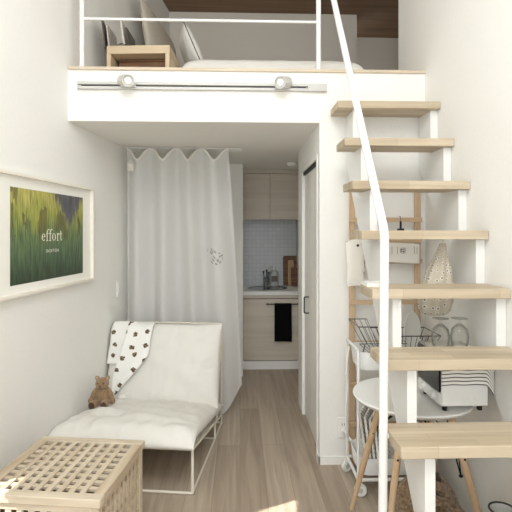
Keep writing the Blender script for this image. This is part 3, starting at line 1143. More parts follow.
# futon, cushion, pillow
bm = bmn()
def fut(a, b, c):
    x, y = .24 + a, 4.18 + b
    return Vector((x, y, ZL + .13 + c))
pillow(bm, 1.30, 1.68, .25, fut, 40, 40, .012, 3.1, .01, 10, .3)
single('futon', bm, M['cotton'], 'white futon mattress on the loft floor', 'mattress', (.24, 4.18, ZL), world=True)
def lean_pillow(name, label, pc, w, h, tk, yaw, lean, roll, mat, piping=None, wr=.006):
    T = Matrix.Translation(pc) @ Matrix.Rotation(yaw, 4, 'Z') @ Matrix.Rotation(lean, 4, 'X') @ Matrix.Rotation(roll, 4, 'Y')
    mp = lambda a, b, c: T @ Vector((a, -c, b))
    t = root(name, label, 'cushion', (pc[0], pc[1], ZL))
    bm = bmn(); pillow(bm, w, h, tk, mp, 30, 30, wr, pc[0] * 9)
    part('cushion_body', bm, mat, t, True)
    if piping:
        bm = bmn(); pts = []
        for (u0, v0, u1, v1) in ((-1, -1, 1, -1), (1, -1, 1, 1), (1, 1, -1, 1), (-1, 1, -1, -1)):
            for i in range(12):
                u = u0 + (u1 - u0) * i / 12; v = v0 + (v1 - v0) * i / 12
                pts.append(mp(u * w / 2 * (1 - .03 * (1 - v * v)), v * h / 2 * (1 - .03 * (1 - u * u)), 0))
        tube(bm, pts, .004, 6, closed=True)
        part('piping', bm, piping, t, True, label='dark piping around the seam')
    return t
fc = wl(4.36, ZL + .46, -.19)
lean_pillow('floor_cushion', 'big natural linen cushion leaning on the loft wall behind the low table', fc, 1.0, .94, .15, R(90) - WA, R(-9), 0, M['linen'], wr=.012)
lean_pillow('pillow', 'white pillow with dark piping leaning beside the low table', (-.385, 3.74, 2.86), .40, .35, .12, R(100), R(-24), R(0), M['cotton'], M['greytrim'])

# ================================================================== STAIRCASE
t = root('staircase', 'steep open staircase with ash treads and white steel stringers', 'stairs', (.85, 1.3, 0))
RUN, RISE, TH = .178, .25, .042
tx0, tx1 = .562, XR - .003
fronts = [2.690 - RUN * i for i in range(9)]        # T1 (top) .. T9
tops = [2.208, 1.958, 1.708, 1.457, 1.206, .953, .697, .440, .190]
for i in range(9):
    bm = bmn(); box(bm, tx0, tx1, fronts[i], fronts[i] + .213, tops[i] - TH, tops[i])
    part('tread', bm, M['tread'], t, True, bevel=.003)
def zig(x0, x1):
    def zb(y):
        return max(0.0, (y - 1.475) * 1.3026)
    cols = []                                     # (y0, y1, top)
    for i in range(8, -1, -1):
        y0, ym = fronts[i] + .04, fronts[i] + .2135
        cols.append((y0, ym, tops[i] - TH - .001))
        if i > 0:
            cols.append((ym, fronts[i - 1] + .04, tops[i]))
    ys = sorted({c[0] for c in cols} | {c[1] for c in cols} | {1.475})
    bm = bmn()
    def quad(*p):
        bm.faces.new([bm.verts.new(q) for q in p])
    prev = 0.0
    for a, b in zip(ys, ys[1:]):
        zt_ = [c[2] for c in cols if c[0] <= (a + b) / 2 <= c[1]][0]
        for x in (x0, x1):
            quad((x, a, zb(a)), (x, b, zb(b)), (x, b, zt_), (x, a, zt_))
        quad((x0, a, zt_), (x0, b, zt_), (x1, b, zt_), (x1, a, zt_))
        quad((x0, a, zb(a)), (x0, b, zb(b)), (x1, b, zb(b)), (x1, a, zb(a)))
        lo, hi = (zb(a), zt_) if a == ys[0] else sorted((prev, zt_))
        if hi - lo > 1e-6:
            quad((x0, a, lo), (x1, a, lo), (x1, a, hi), (x0, a, hi))
        prev = zt_
    e_ = ys[-1]
    quad((x0, e_, zb(e_)), (x1, e_, zb(e_)), (x1, e_, prev), (x0, e_, prev))
    bmesh.ops.remove_doubles(bm, verts=bm.verts, dist=.0001)
    return bm
part('stringer', zig(.662, .700), M['white'], t, True, smooth=False)
part('stringer', zig(1.120, 1.163), M['white'], t, True, smooth=False)
bm = bmn()
hp = [(.531, 1.74, .0), (.540, 1.74, 1.45), (.540, 2.93, 1.45 + 1.19 * 1.404)]
tube(bm, bent(hp, .035, 6), .0165, 16)
tube(bm, [(.535, 1.76, .68), (.57, 1.76, .68)], .01, 8)
part('handrail', bm, M['white'], t, True, label='white tube handrail bent at the fourth tread')

t = root('notepad', 'thin white pad lying on the end of a tread beside the handrail', 'pad', (.61, 2.125, tops[4]))
bm = bmn(); box(bm, -.045, .042, -.055, .06, .0005, .013)
part('pages', bm, M['paper'], t, smooth=False)
bm = bmn(); box(bm, -.045, .042, -.055, .06, .0135, .016)
part('cover', bm, M['white_plastic'], t, smooth=False)

# ================================================================== SOFA (aligned to the left wall)
sx, sy = -.254, 2.603
t = root('sofa', 'low white single sofa with cream tube frame against the left wall', 'sofa', (sx, sy, 0), -WA)
SW = .815
rt = .0085
def zseat(v):
    return .25 - .186 * v
bm = bmn()
for x in (-rt, -SW + rt):
    tube(bm, bent([(x, 0, rt), (x, 0, .25), (x, .97, zseat(.97))], .02, 4), rt, 10)
    tube(bm, [(x, 0, rt), (x, .97, rt)], rt * .8, 10)
    tube(bm, [(x, .69, rt), (x, .69, zseat(.69))], rt * .8, 10)
    tube(bm, [(x, .97, 0), (x, .97, .755)], rt * .8, 10)
    tube(bm, [(x, .75, zseat(.75)), (x, .965, .75)], rt * .8, 10)
for y, z in ((0, rt), (0, .25), (.97, rt), (.97, .755), (.69, zseat(.69)), (.69, rt)):
    tube(bm, [(-rt, y, z), (-SW + rt, y, z)], rt * .9, 10)
part('frame', bm, M['cream_metal'], t)
bm = bmn()
box(bm, -SW + .02, -.02, .0, .95, -.003, .003, Matrix.Translation((0, 0, .252)) @ Matrix.Rotation(-math.atan(.186), 4, 'X'))
part('seat_sling', bm, M['cotton'], t)
ST = .14
def seat_map(a, b, c):
    v = .45 + b
    drop = 0
    if v < .06:
        drop = -.05 * ((.06 - v) / .12) ** 2
    return Vector((-SW / 2 + a, v, zseat(v) + .004 + ST / 2 + c * (1.0 if c > 0 else .95) + drop))
bm = bmn()
pillow(bm, SW + .025, 1.03, ST, seat_map, 90, 90, .022, 1.7, .012, 4, .46)
part('seat_cushion', bm, M['cotton'], t)
bn = Vector((0, -.585, .175)).normalized()            # outward face of the back cushion
bc0, bc1 = Vector((0, .715, .225)), Vector((0, .890, .752))
BH = (bc1 - bc0).length
bdir = (bc1 - bc0).normalized()
bn = Vector((0, -bdir.z, bdir.y))
BT = .15
def back_map(a, b, c):
    return Vector((-SW / 2 + a, 0, 0)) + (bc0 + bc1) / 2 + bdir * b + bn * c
bm = bmn()
pillow(bm, SW + .02, BH + .03, BT, back_map, 90, 80, .018, 5.2, .022, 4, .5)
part('back_cushion', bm, M['cotton'], t)
def bface(u, v, off):
    """point a little above the cushion's front (v<=1) or back (v>1) face"""
    hw, hh = (SW + .02) / 2, (BH + .03) / 2
    uu = max(-1, min(1, u))
    if v <= 1:
        hv, sgn = v, 1
    else:
        hv, sgn = 2 - v, -1
    th = BT / 2 * max(0, (1 - abs(uu) ** 4) * (1 - abs(hv) ** 4)) ** .5
    e = max(0, (abs(hv) - .9) / .1) if hv > .9 else 0
    c = sgn * (th + off * (1 - e * .6) + .004)
    return back_map(u * hw, hv * hh + .012 * e, c)

# draped cotton cloth
smat = Matrix.Translation((sx, sy, 0)) @ Matrix.Rotation(-WA, 4, 'Z')
def lerp_tab(tab, y):
    for (y0, x0_), (y1, x1_) in zip(tab, tab[1:]):
        if y <= y1:
            return x0_ + (x1_ - x0_) * (y - y0) / (y1 - y0)
    return tab[-1][1]
def px2uv(x, y):
    return -1 + 2 * (x - 107.5) / (221 - 107.5), 1 - 2 * (y - 322) / (406 - 322)
bm = bmn()
def flap(Lt, Rt, y0, y1, off, back, seed, nu=16, nv=44):
    def fn(s, q):
        y = y0 - back + (y1 - y0 + back) * q
        yl = max(y0, y)
        xl, xr = lerp_tab(Lt, yl), lerp_tab(Rt, yl)
        x = xl + (xr - xl) * s
        u, v = px2uv(x, y)
        rip = .006 * math.sin(s * 7 + seed + q * 2) * (.3 + q)
        return smat @ bface(u, v, off + rip)
    def uvf(s, q):
        y = y0 - back + (y1 - y0 + back) * q
        yl = max(y0, y)
        x = lerp_tab(Lt, yl) + (lerp_tab(Rt, yl) - lerp_tab(Lt, yl)) * s
        return (x * .0075 + seed, y * .0075)
    grid(bm, nu, nv, fn, uvf)
flap([(319, 112), (330, 107.4), (345, 109.5), (355, 108), (366, 107.3)], [(319, 134), (333, 136), (345, 131), (355, 127), (366, 123.5)], 320, 366, .014, 30, .4)
flap([(319, 127), (333, 127), (345, 125), (366, 121), (380, 118.5), (396, 118.5)], [(319, 153.5), (330, 153), (356, 152.5), (366, 146), (380, 135.5), (396, 122.5)], 321, 396, .026, 34, .9)
bl = single('throw_cloth', bm, M['motif'], 'white cloth with small dark bears draped over the sofa back', 'cloth', smat @ Vector((-.7, .8, .3)))
bl.modifiers.new('thick', 'SOLIDIFY').thickness = .004

# care tag on the cushion
bm = bmn()
p = smat @ Vector((-.655, .632, .30))
box(bm, -.022, .022, -.002, .002, -.012, .012, Matrix.Translation(p) @ Matrix.Rotation(-.3, 4, 'Y'))
bm.transform(smat.inverted())
part('care_tag', bm, M['paper'], t)

# ---------------- teddy bear
bx, by = -.712, .435
bz0 = zseat(by) + .004 + ST - .004
bw = smat @ Vector((bx, by, bz0))
t = root('teddy_bear', 'small brown teddy bear sitting on the sofa seat against the wall', 'soft toy', bw, -WA + R(6))
t.scale = (1.03, 1.03, 1.03)
bm = bmn()
ball(bm, (0, .0, .060), .046, .040, .060)              # belly
ball(bm, (0, -.004, .142), .043, .040, .038)           # head
ball(bm, (0, -.038, .133), .020, .018, .016)           # muzzle
for s in (-1, 1):
    ball(bm, (s * .034, .002, .176), .015, .010, .015)                        # ears
    ball(bm, (s * .052, -.006, .074), .018, .020, .050, rot=Matrix.Rotation(s * R(-24), 4, 'Y'))   # arms
    ball(bm, (s * .068, -.014, .034), .019, .020, .021)
    ball(bm, (s * .030, -.040, .026), .023, .052, .023, rot=Matrix.Rotation(s * R(12), 4, 'Z'))    # legs
    ball(bm, (s * .037, -.084, .032), .025, .016, .030)
me = finish('bear_tmp', bm, M['plush'], True)
o = bpy.data.objects.new('body', me)
C.objects.link(o)
rm = o.modifiers.new('rm', 'REMESH'); rm.mode = 'VOXEL'; rm.voxel_size = .0045
smt = o.modifiers.new('sm', 'SMOOTH'); smt.iterations = 4
o.parent = t
bpy.context.view_layer.update()
me2 = bpy.data.meshes.new_from_object(o.evaluated_get(bpy.context.evaluated_depsgraph_get()))
for p_ in me2.polygons:
    p_.use_smooth = True
o.modifiers.clear()
o.data = me2
if not me2.materials:
    me2.materials.append(M['plush'])
for s in (-1, 1):
    bm = bmn(); ball(bm, (s * .017, -.041, .152), .0045, seg=10)
    part('eye', bm, M['black'], t)
    bm = bmn(); ball(bm, (s * .037, -.098, .032), .019, .006, .023, seg=14)
    part('foot_pad', bm, M['plush_dark'], t, label='dark sole')
    bm = bmn(); ball(bm, (s * .034, -.007, .176), .009, .005, .009, seg=12)
    part('inner_ear', bm, M['plush_pale'], t)
bm = bmn(); ball(bm, (0, -.054, .140), .007, .005, .005, seg=10)
part('nose', bm, M['plush_dark'], t)
bm = bmn(); tube(bm, [(-.009, -.0545, .126), (0, -.056, .131), (.009, -.0545, .126)], .0015, 6)
part('mouth', bm, M['plush_dark'], t)

# ================================================================== LATTICE CRATE TABLE
cs = .485
t = root('lattice_crate_table', 'square acacia lattice crate table in front of the sofa', 'table', (-.434, 2.163, 0), -WA)
H = .50
def P4(bm, *a):
    box(bm, *a)
bw_ = .043
for a in ((-cs, 0, -cs, -cs + bw_), (-cs, 0, -bw_, 0)):
    bm = bmn(); box(bm, *a, H - .032, H)
    part('lid_rail', bm, M['acacia_x'], t, bevel=.004)
for a in ((-cs, -cs + bw_), (-bw_, 0)):
    bm = bmn(); box(bm, *a, -cs + bw_ + .0003, -bw_ - .0003, H - .032, H)
    part('lid_rail', bm, M['acacia_y'], t, bevel=.004)
inner = cs - 2 * bw_
nsl = 9
pitch = inner / nsl
slw = pitch * .48
bm = bmn()
for i in range(1, nsl):
    x = -cs + bw_ + i * pitch
    box(bm, x - slw / 2, x + slw / 2, -cs + bw_, -bw_, H - .012, H - .003)
part('lid_slats', bm, M['acacia_y'], t)
bm = bmn()
for i in range(1, nsl):
    y = -cs + bw_ + i * pitch
    box(bm, -cs + bw_, -bw_, y - slw / 2, y + slw / 2, H - .017, H - .0065)
part('lid_slats', bm, M['acacia_x'], t)
pw = .034
e = .008                                # sides sit in a little from the lid edge
for (x, y) in ((-cs + e, -cs + e), (-e - pw, -cs + e), (-cs + e, -e - pw), (-e - pw, -e - pw)):
    bm = bmn(); box(bm, x, x + pw, y, y + pw, 0, H - .033)
    part('corner_post', bm, M['acacia_z'], t, bevel=.003)
def side(frame):
    """lattice side panel; frame maps (along 0..L, height, depth) to local"""
    L = cs - 2 * e - 2 * pw
    bm = bmn()
    def bx_(a0_, a1_, h0, h1, d0, d1):
        vs = [bm.verts.new(frame(a, h, d)) for a in (a0_, a1_) for h in (h0, h1) for d in (d0, d1)]
        for f in ((0, 1, 3, 2), (4, 6, 7, 5), (0, 4, 5, 1), (2, 3, 7, 6), (0, 2, 6, 4), (1, 5, 7, 3)):
            bm.faces.new([vs[i] for i in f])
    bx_(0, L, H - .058, H - .033, 0, .02)
    bx_(0, L, .02, .055, 0, .02)
    n = 9
    pt = L / n
    for i in range(n + 1):
        a = i * pt
        bx_(max(0, a - pt * .25), min(L, a + pt * .25), .055, H - .058, .002, .010)
    k = 9
    ph = (H - .058 - .055) / k
    for j in range(1, k):
        h = .055 + j * ph
        bx_(0, L, h - ph * .25, h + ph * .25, .006, .016)
    return bm
part('side_panel', side(lambda a, h, d: Vector((-cs + e + pw + a, -cs + e + .004 + d, h))), M['acacia_x'], t, smooth=False)
part('side_panel', side(lambda a, h, d: Vector((-cs + e + pw + a, -e - .004 - d, h))), M['acacia_x'], t, smooth=False)
part('side_panel', side(lambda a, h, d: Vector((-e - .004 - d, -cs + e + pw + a, h))), M['acacia_y'], t, smooth=False)
part('side_panel', side(lambda a, h, d: Vector((-cs + e + .004 + d, -cs + e + pw + a, h))), M['acacia_y'], t, smooth=False)
bm = bmn(); box(bm, -cs + .045, -.045, -cs + .045, -.045, .022, .034)
part('base_panel', bm, M['acacia_x'], t)

bm = bmn()  # added dark sheets standing in for the shade inside the crate
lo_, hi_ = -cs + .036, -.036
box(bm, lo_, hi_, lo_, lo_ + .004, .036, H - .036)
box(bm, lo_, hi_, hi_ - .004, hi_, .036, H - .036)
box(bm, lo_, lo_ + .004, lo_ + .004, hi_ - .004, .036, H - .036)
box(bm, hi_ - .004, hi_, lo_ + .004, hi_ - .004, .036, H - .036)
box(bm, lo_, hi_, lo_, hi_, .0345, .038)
part('shade_liner', bm, plain('dark_taupe_shade', srgb(84, 72, 58), .95), t, smooth=False, label='dark sheet added behind the lattice as interior shade')

# ================================================================== LADDER + HANGING THINGS
LY0, LY1 = 2.875, 2.897
lx0, lx1 = W(352.5, 0, LY0).x, W(418, 0, LY0).x
t = root('ladder', 'pale wooden decorative ladder leaning on the wall behind the stairs', 'ladder', ((lx0 + lx1) / 2, LY0, 0))
for x in (lx0, lx1):
    bm = bmn(); box(bm, x - .017, x + .017, LY0, LY1, 0, 1.72)
    part('upright', bm, M['pine_z'], t, True, bevel=.002)
for z in (1.525, 1.395, 1.27, 1.018, .767, .515, .27):
    bm = bmn(); box(bm, lx0 - .022, lx1 + .022, LY0 - .014, LY0 - .0005, z - .014, z + .014)
    part('rung', bm, M['pine_x'], t, True, bevel=.002)

# white pouch with a small printed square, clipped to a rung
LP = LY0 - .030
a, b_ = W(386, 243, LP), W(419.5, 263, LP)
t = root('pouch', 'flat white pouch with small grey print hanging on the ladder', 'pouch', ((a.x + b_.x) / 2, LP, b_.z))
bm = bmn()
def pch(aa, bb, cc):
    return Vector(((a.x + b_.x) / 2 + aa, LP - cc, (a.z + b_.z) / 2 + bb - aa * .05))
pillow(bm, b_.x - a.x, a.z - b_.z, .016, pch, 20, 16, .001, 2, .0, 8, .4)
part('pouch_body', bm, M['canvas'], t, True)
p = W(402.5, 250.5, LP)
bm = bmn()
for (dx, dz, w, h) in ((-.008, .006, .009, .008), (.004, .007, .010, .005), (-.010, -.006, .006, .008), (.003, -.006, .012, .009), (0, .016, .022, .002), (0, -.016, .022, .002), (-.015, 0, .002, .028), (.013, 0, .002, .03)):
    box(bm, p.x + dx - w / 2, p.x + dx + w / 2, LP - .0105, LP - .0085, p.z + dz - h / 2, p.z + dz + h / 2)
part('print', bm, M['ink'], t, True, label='small grey printed square')
for px in (391.5, 397, 414, 416.5):
    q = W(px, 250, LP)
    bm = bmn()
    box(bm, q.x - .001, q.x + .001, LP - .0095, LP - .0075, q.z - .025, q.z + .02)
    part('stitch', bm, M['ink'], t, True)
p = W(400.5, 227, LP)
t = root('clip_hook', 'small black clip hanging from the ladder rung above the pouch', 'clip', (p.x, LP, p.z))
bm = bmn()
tube(bm, bent([(p.x, LY0 - .006, 1.545), (p.x, LP, 1.545), (p.x, LP, p.z + .02)], .006, 3), .0018, 6)
part('hook', bm, M['wire'], t, True)
bm = bmn()
box(bm, p.x - .006, p.x + .006, LP - .006, LP + .002, p.z - .01, p.z + .035)
box(bm, p.x - .022, p.x + .022, LP - .005, LP + .002, p.z - .022, p.z - .009)
part('clip', bm, M['black'], t, True, bevel=.002)

# tote bag hanging on the left upright
BY = LY0 - .045
t = root('tote_bag', 'small white canvas bag hanging on the ladder upright', 'bag', (lx0, BY, W(355, 286, BY).z))
bm = bmn()
TL, BR = W(345.5, 240, BY), W(364, 286, BY)
def tote(s, q):
    a = 2 * PI * s
    wv = 1 + .06 * math.sin(5 * q + 1)
    cx = (TL.x + BR.x) / 2 + .008 * q
    x = cx + (BR.x - TL.x) / 2 * wv * math.copysign(abs(math.cos(a)) ** .6, math.cos(a)) * (.94 + .1 * q - .12 * max(0, q - .93) / .07)
    y = BY + (.006 + .018 * math.sin(PI * min(1, q * 1.05)) ** .6) * math.sin(a)
    z = TL.z + (BR.z - TL.z) * q + .01 * (1 - q) * math.cos(a)
    z += .004 * math.sin(a * 3)
    return Vector((x, y, z))
grid(bm, 40, 26, tote)
bmesh.ops.remove_doubles(bm, verts=bm.verts, dist=.0004)
bot = [e_ for e_ in bm.edges if e_.is_boundary and all(v.co.z < TL.z - .15 for v in e_.verts)]
bmesh.ops.edgeloop_fill(bm, edges=bot)
o = part('bag_body', bm, M['canvas'], t, True)
bm = bmn()
p = W(358, 245.5, BY - .026)
lathe(bm, [(0, 0), (.008, 0), (.008, .002), (0, .002)], mat4=Matrix.Translation((p.x, BY - .022, p.z)) @ Matrix.Rotation(R(90), 4, 'X'), n=16)
part('eyelet', bm, M['black'], t, True, label='black eyelet')
bm = bmn()
h0, h1 = W(362, 250, BY - .02), W(366, 284, BY - .02)
tube(bm, [(h0.x, BY - .012, TL.z - .02), (h0.x + .03, BY - .016, TL.z - .09), (h0.x + .034, BY - .016, TL.z - .15), (h0.x + .005, BY - .012, TL.z - .20)], .006, 8)
tube(bm, [(h0.x - .01, BY - .012, TL.z - .02), (lx0, LY0 - .02, 1.412), (lx0 - .02, BY - .01, TL.z - .02)], .004, 8)
part('handle', bm, M['linen'], t, True)

# dotted muslin bag hanging under the stairs
hx, hy = 1.012, 2.315
t = root('muslin_bag', 'cream dotted sheer bag hanging under the stair treads', 'bag', (hx - .03, hy, 1.03))
bm = bmn()
prof = [(0, .012), (.03, .016), (.10, .022), (.2, .034), (.35, .055), (.55, .072), (.8, .082), (.93, .072), (.985, .045), (1.0, .004)]
def mus(s, q):
    for (q0, r0), (q1, r1) in zip(prof, prof[1:]):
        if q <= q1 + 1e-9:
            r = r0 + (r1 - r0) * (q - q0) / (q1 - q0); break
    a = 2 * PI * s
    r *= 1 + .12 * math.sin(7 * a + 2 * q) * (1 - .4 * q)
    return Vector((hx - .045 * q + r * math.cos(a), hy + r * .85 * math.sin(a), 1.395 - .365 * q))
grid(bm, 72, 40, mus)
bmesh.ops.remove_doubles(bm, verts=bm.verts, dist=.0004)
part('bag_cloth', bm, M['muslin'], t, True)
bm = bmn()
tube(bm, [(hx, hy, 1.385), (hx + .004, hy, 1.402), (hx, hy, tops[3] - TH + .001 if hy < fronts[3] + .213 else 1.43)], .004, 8)
part('drawstring', bm, M['canvas'], t, True)

# ================================================================== TROLLEY with dish rack
TX0, TX1, TY0, TY1 = .640, 1.085, 2.545, 2.835
t = root('trolley', 'white metal trolley on casters behind the round table', 'trolley', ((TX0 + TX1) / 2, (TY0 + TY1) / 2, 0))
def rrect(x0, x1, y0, y1, r, n=5):
    out = []
    for cx, cy, a0_ in ((x1 - r, y1 - r, 0), (x0 + r, y1 - r, 90), (x0 + r, y0 + r, 180), (x1 - r, y0 + r, 270)):
        for k in range(n + 1):
            a = R(a0_ + 90 * k / n)
            out.append((cx + r * math.cos(a), cy + r * math.sin(a)))
    return out
def tray(z0, z1, ins):
    bm = bmn()
    Lo = rrect(TX0 + ins + .012, TX1 - ins - .012, TY0 + ins + .012, TY1 - ins - .012, .05)
    Up = rrect(TX0 + ins, TX1 - ins, TY0 + ins, TY1 - ins, .06)
    A = [bm.verts.new((x, y, z0)) for x, y in Lo]
    B = [bm.verts.new((x, y, z1)) for x, y in Up]
    n = len(A)
    bm.faces.new(A)
    for i in range(n):
        bm.faces.new((A[i], A[(i + 1) % n], B[(i + 1) % n], B[i]))
    return bm
for z0, z1 in ((.685, .785), (.105, .20)):
    o = part('tray', tray(z0, z1, .016), M['white'], t, True)
    o.modifiers.new('thick', 'SOLIDIFY').thickness = .004
for x in (TX0 + .008, TX1 - .008):
    bm = bmn()
    tube(bm, bent([(x, TY0 + .008, .09), (x, TY0 + .008, .80), (x, TY1 - .008, .80), (x, TY1 - .008, .09)], .03, 5), .009, 10)
    part('side_frame', bm, M['white'], t, True)
bm = bmn()
for y in (TY0 + .008, TY1 - .008):
    tube(bm, [(TX0 + .008, y, .092), (TX1 - .008, y, .092)], .009, 10)
for x in (TX0 + .008, TX1 - .008):
    tube(bm, [(x, TY0 + .008, .092), (x, TY1 - .008, .092)], .009, 10)
part('base_frame', bm, M['white'], t, True)
for i, (x, y) in enumerate(((TX0 + .02, TY0 + .012), (TX0 + .005, TY1 - .01), (TX1 - .02, TY0 + .012), (TX1 - .02, TY1 - .02))):
    T = Matrix.Translation((x, y, .035)) @ Matrix.Rotation(R(25 if i % 2 else -10), 4, 'Z') @ Matrix.Rotation(R(90), 4, 'X')
    bm = bmn(); lathe(bm, [(0, -.011), (.030, -.011), (.035, -.006), (.035, .006), (.030, .011), (0, .011)], mat4=T, n=24)
    box(bm, x - .012, x + .012, y - .016, y + .016, .060, .072)
    tube(bm, [(x, y, .07), (x, y, .09)], .006, 8)
    c = part('caster', bm, M['white_plastic'], t, True)
    bm = bmn(); lathe(bm, [(0, -.0135), (.012, -.0135), (.014, -.011), (.014, .011), (.012, .0135), (0, .0135)], mat4=T, n=18)
    part('hub', bm, plain('pale_grey_hub', srgb(196, 194, 190), .5), c, True)

# wire dish rack standing in the top tray
RZ = .690
t = root('dish_rack', 'dark wire dish rack on top of the trolley', 'dish rack', ((TX0 + TX1) / 2, 2.69, RZ))
bx0, bx1, by0, by1 = .715, 1.05, 2.60, 2.79
rx0_, rx1_, ry0_, ry1_ = .655, 1.115, 2.575, 2.815
zl, zr_ = .925, .872
bm = bmn()
rimp = [(rx0_, ry0_, zl), (rx0_ + .11, ry0_, zl), (rx0_ + .13, ry0_, zr_), (rx1_, ry0_, zr_), (rx1_, ry1_, zr_), (rx0_ + .13, ry1_, zr_), (rx0_ + .11, ry1_, zl), (rx0_, ry1_, zl)]
tube(bm, rimp, .0028, 6, closed=True)
part('rim', bm, M['wire'], t, True)
bm = bmn()
tube(bm, [(bx0, by0, RZ + .09), (bx1, by0, RZ + .09), (bx1, by1, RZ + .09), (bx0, by1, RZ + .09)], .0022, 6, closed=True)
for i in range(15):
    f_ = i / 14
    xb_ = bx0 + (bx1 - bx0) * f_
    xt = rx0_ + (rx1_ - rx0_) * f_
    ztop = zl if xt < rx0_ + .125 else zr_
    lean = .02 if i % 2 == 0 else .02
    tube(bm, [(xt, ry0_, ztop), (xb_ + lean, by0, RZ + .09), (xb_ + lean, by1, RZ + .09), (xt, ry1_, ztop)], .0016, 5)
part('wires', bm, M['wire'], t, True)
for x in (bx0 + .03, bx1 - .03):
    bm = bmn()
    tube(bm, bent([(x, by0 + .01, RZ + .09), (x - .02, by0 + .01, RZ + .003), (x - .02, by1 - .01, RZ + .003), (x, by1 - .01, RZ + .09)], .02, 4), .0028, 6)
    part('foot', bm, M['wire'], t, True)
# plate in the rack
c = W(410, 327.5, 2.69)
t_pl = Matrix.Translation((c.x, 2.69, RZ + .092 + .104)) @ Matrix.Rotation(R(44), 4, 'Z') @ Matrix.Rotation(R(86), 4, 'X')
bm = bmn()
lathe(bm, [(0, .0), (.06, .0), (.066, .004), (.10, .014), (.104, .016), (.10, .018), (.064, .009), (0, .006)], mat4=t_pl, n=40)
single('plate', bm, M['porcelain'], 'white plate standing upright in the dish rack', 'plate', (c.x, 2.69, RZ + .092))

# magazines leaning in the bottom tray
for i in range(5):
    x0_ = .690 + i * .020
    T = Matrix.Translation((x0_ + .03, TY0 + .045, .110)) @ Matrix.Rotation(R(-9 + i * 1.2), 4, 'Y') @ Matrix.Rotation(R(62), 4, 'Z')
    t = root('folded_paper', ['striped paper bundle leaning outermost in the trolley bottom tray', 'striped paper bundle second from the trolley side frame', 'striped paper bundle in the middle of the trolley row',
                              'striped paper bundle fourth along the trolley row', 'striped paper bundle innermost in the trolley bottom tray'][i], 'magazine', T.translation, 0, 'papers in the bottom of the trolley')
    h = .335 - .018 * (i % 3)
    bm = bmn()
    uvl = bm.loops.layers.uv.verify()
    box(bm, 0, .20, 0, .010, 0, h)
    for f in bm.faces:
        for lp in f.loops:
            lp[uvl].uv = (lp.vert.co.x, lp.vert.co.z + lp.vert.co.x * .8 + .007 * i)
    bm.transform(T)
    part('pages', bm, M['mag_stripe'], t, True, smooth=False)
    bm = bmn(); box(bm, -.002, .0, -.001, .011, 0, h, T)
    part('spine', bm, M['paper'], t, True, smooth=False)

# white cable from the outlet along the trolley
bm = bmn()
o0 = W(346, 431, 2.88)
pts = [(o0.x - .01, 2.915, o0.z), (o0.x + .0, 2.86, o0.z - .01), (o0.x + .02, 2.80, o0.z - .03), (TX0 - .012, 2.76, o0.z + .03), (TX0 - .02, 2.73, .42), (TX0 - .012, 2.72, .55), (TX0 - .022, 2.70, .68), (TX0 - .012, 2.69, .79)]
P = []
pv = [Vector(q) for q in pts]
for i in range(len(pv) - 1):
    p0, p1, p2, p3 = pv[max(0, i - 1)], pv[i], pv[i + 1], pv[min(len(pv) - 1, i + 2)]
    for k in range(8):
        u = k / 8
        P.append(.5 * ((2 * p1) + (p2 - p0) * u + (2 * p0 - 5 * p1 + 4 * p2 - p3) * u * u + (3 * p1 - p0 - 3 * p2 + p3) * u ** 3))
P.append(pv[-1])
t = root('power_cable', 'white power cable from the outlet up the trolley side', 'cable', pts[0])
tube(bm, P, .005, 8)
part('cord', bm, M['white_plastic'], t, True)
bm = bmn(); box(bm, o0.x - .022, o0.x + .006, 2.885, 2.9105, o0.z - .012, o0.z + .012)
part('plug', bm, M['white_plastic'], t, True, bevel=.003)

# ================================================================== ROUND TABLE + TOASTER
tcx, tcy, tr, tz = .838, 2.265, .283, .66
t = root('round_table', 'round white table with splayed wooden legs behind the stairs', 'table', (tcx, tcy, 0))
bm = bmn()
lathe(bm, [(0, -.024), (tr - .02, -.024), (tr - .004, -.012), (tr, -.006), (tr - .003, 0), (0, 0)], (tcx, tcy, tz), 64)
part('tabletop', bm, M['white_plastic'], t, True)
legs = (((.735, 2.105), (.618, 1.985)), ((.95, 2.105), (1.085, 1.975)), ((.705, 2.30), (.585, 2.445)), ((.95, 2.395), (1.07, 2.50)))
for (xa, ya), (xb_, yb_) in legs:
    bm = bmn()
    tube(bm, [(xa, ya, tz - .026), (xa + (xb_ - xa) * .5, ya + (yb_ - ya) * .5, tz / 2), (xb_, yb_, .0)], .015, 14, rads=[.017, .016, .011])
    lg = part('leg', bm, M['beech'], t, True)
    bm = bmn()
    k = .33
    q = Vector((xa + (xb_ - xa) * k, ya + (yb_ - ya) * k, tz * (1 - k)))
    ball(bm, q + Vector((0, -.015, 0)), .005, seg=8)
    part('bolt', bm, M['black'], lg, True)
bm = bmn()
mids = [Vector((a[0] + (b[0] - a[0]) * .33, a[1] + (b[1] - a[1]) * .33, tz * .67)) for a, b in legs]
top_c = [Vector((tcx + dx, tcy + dy, tz - .026)) for dx, dy in ((-.05, -.05), (.05, -.05), (-.05, .05), (.05, .05))]
for m_, (i, j) in zip(mids, ((1, 2), (0, 3), (0, 3), (1, 2))):
    for k in (i, j):
        tube(bm, [m_, top_c[k]], .0035, 6)
part('wire_brace', bm, M['black'], t, True)

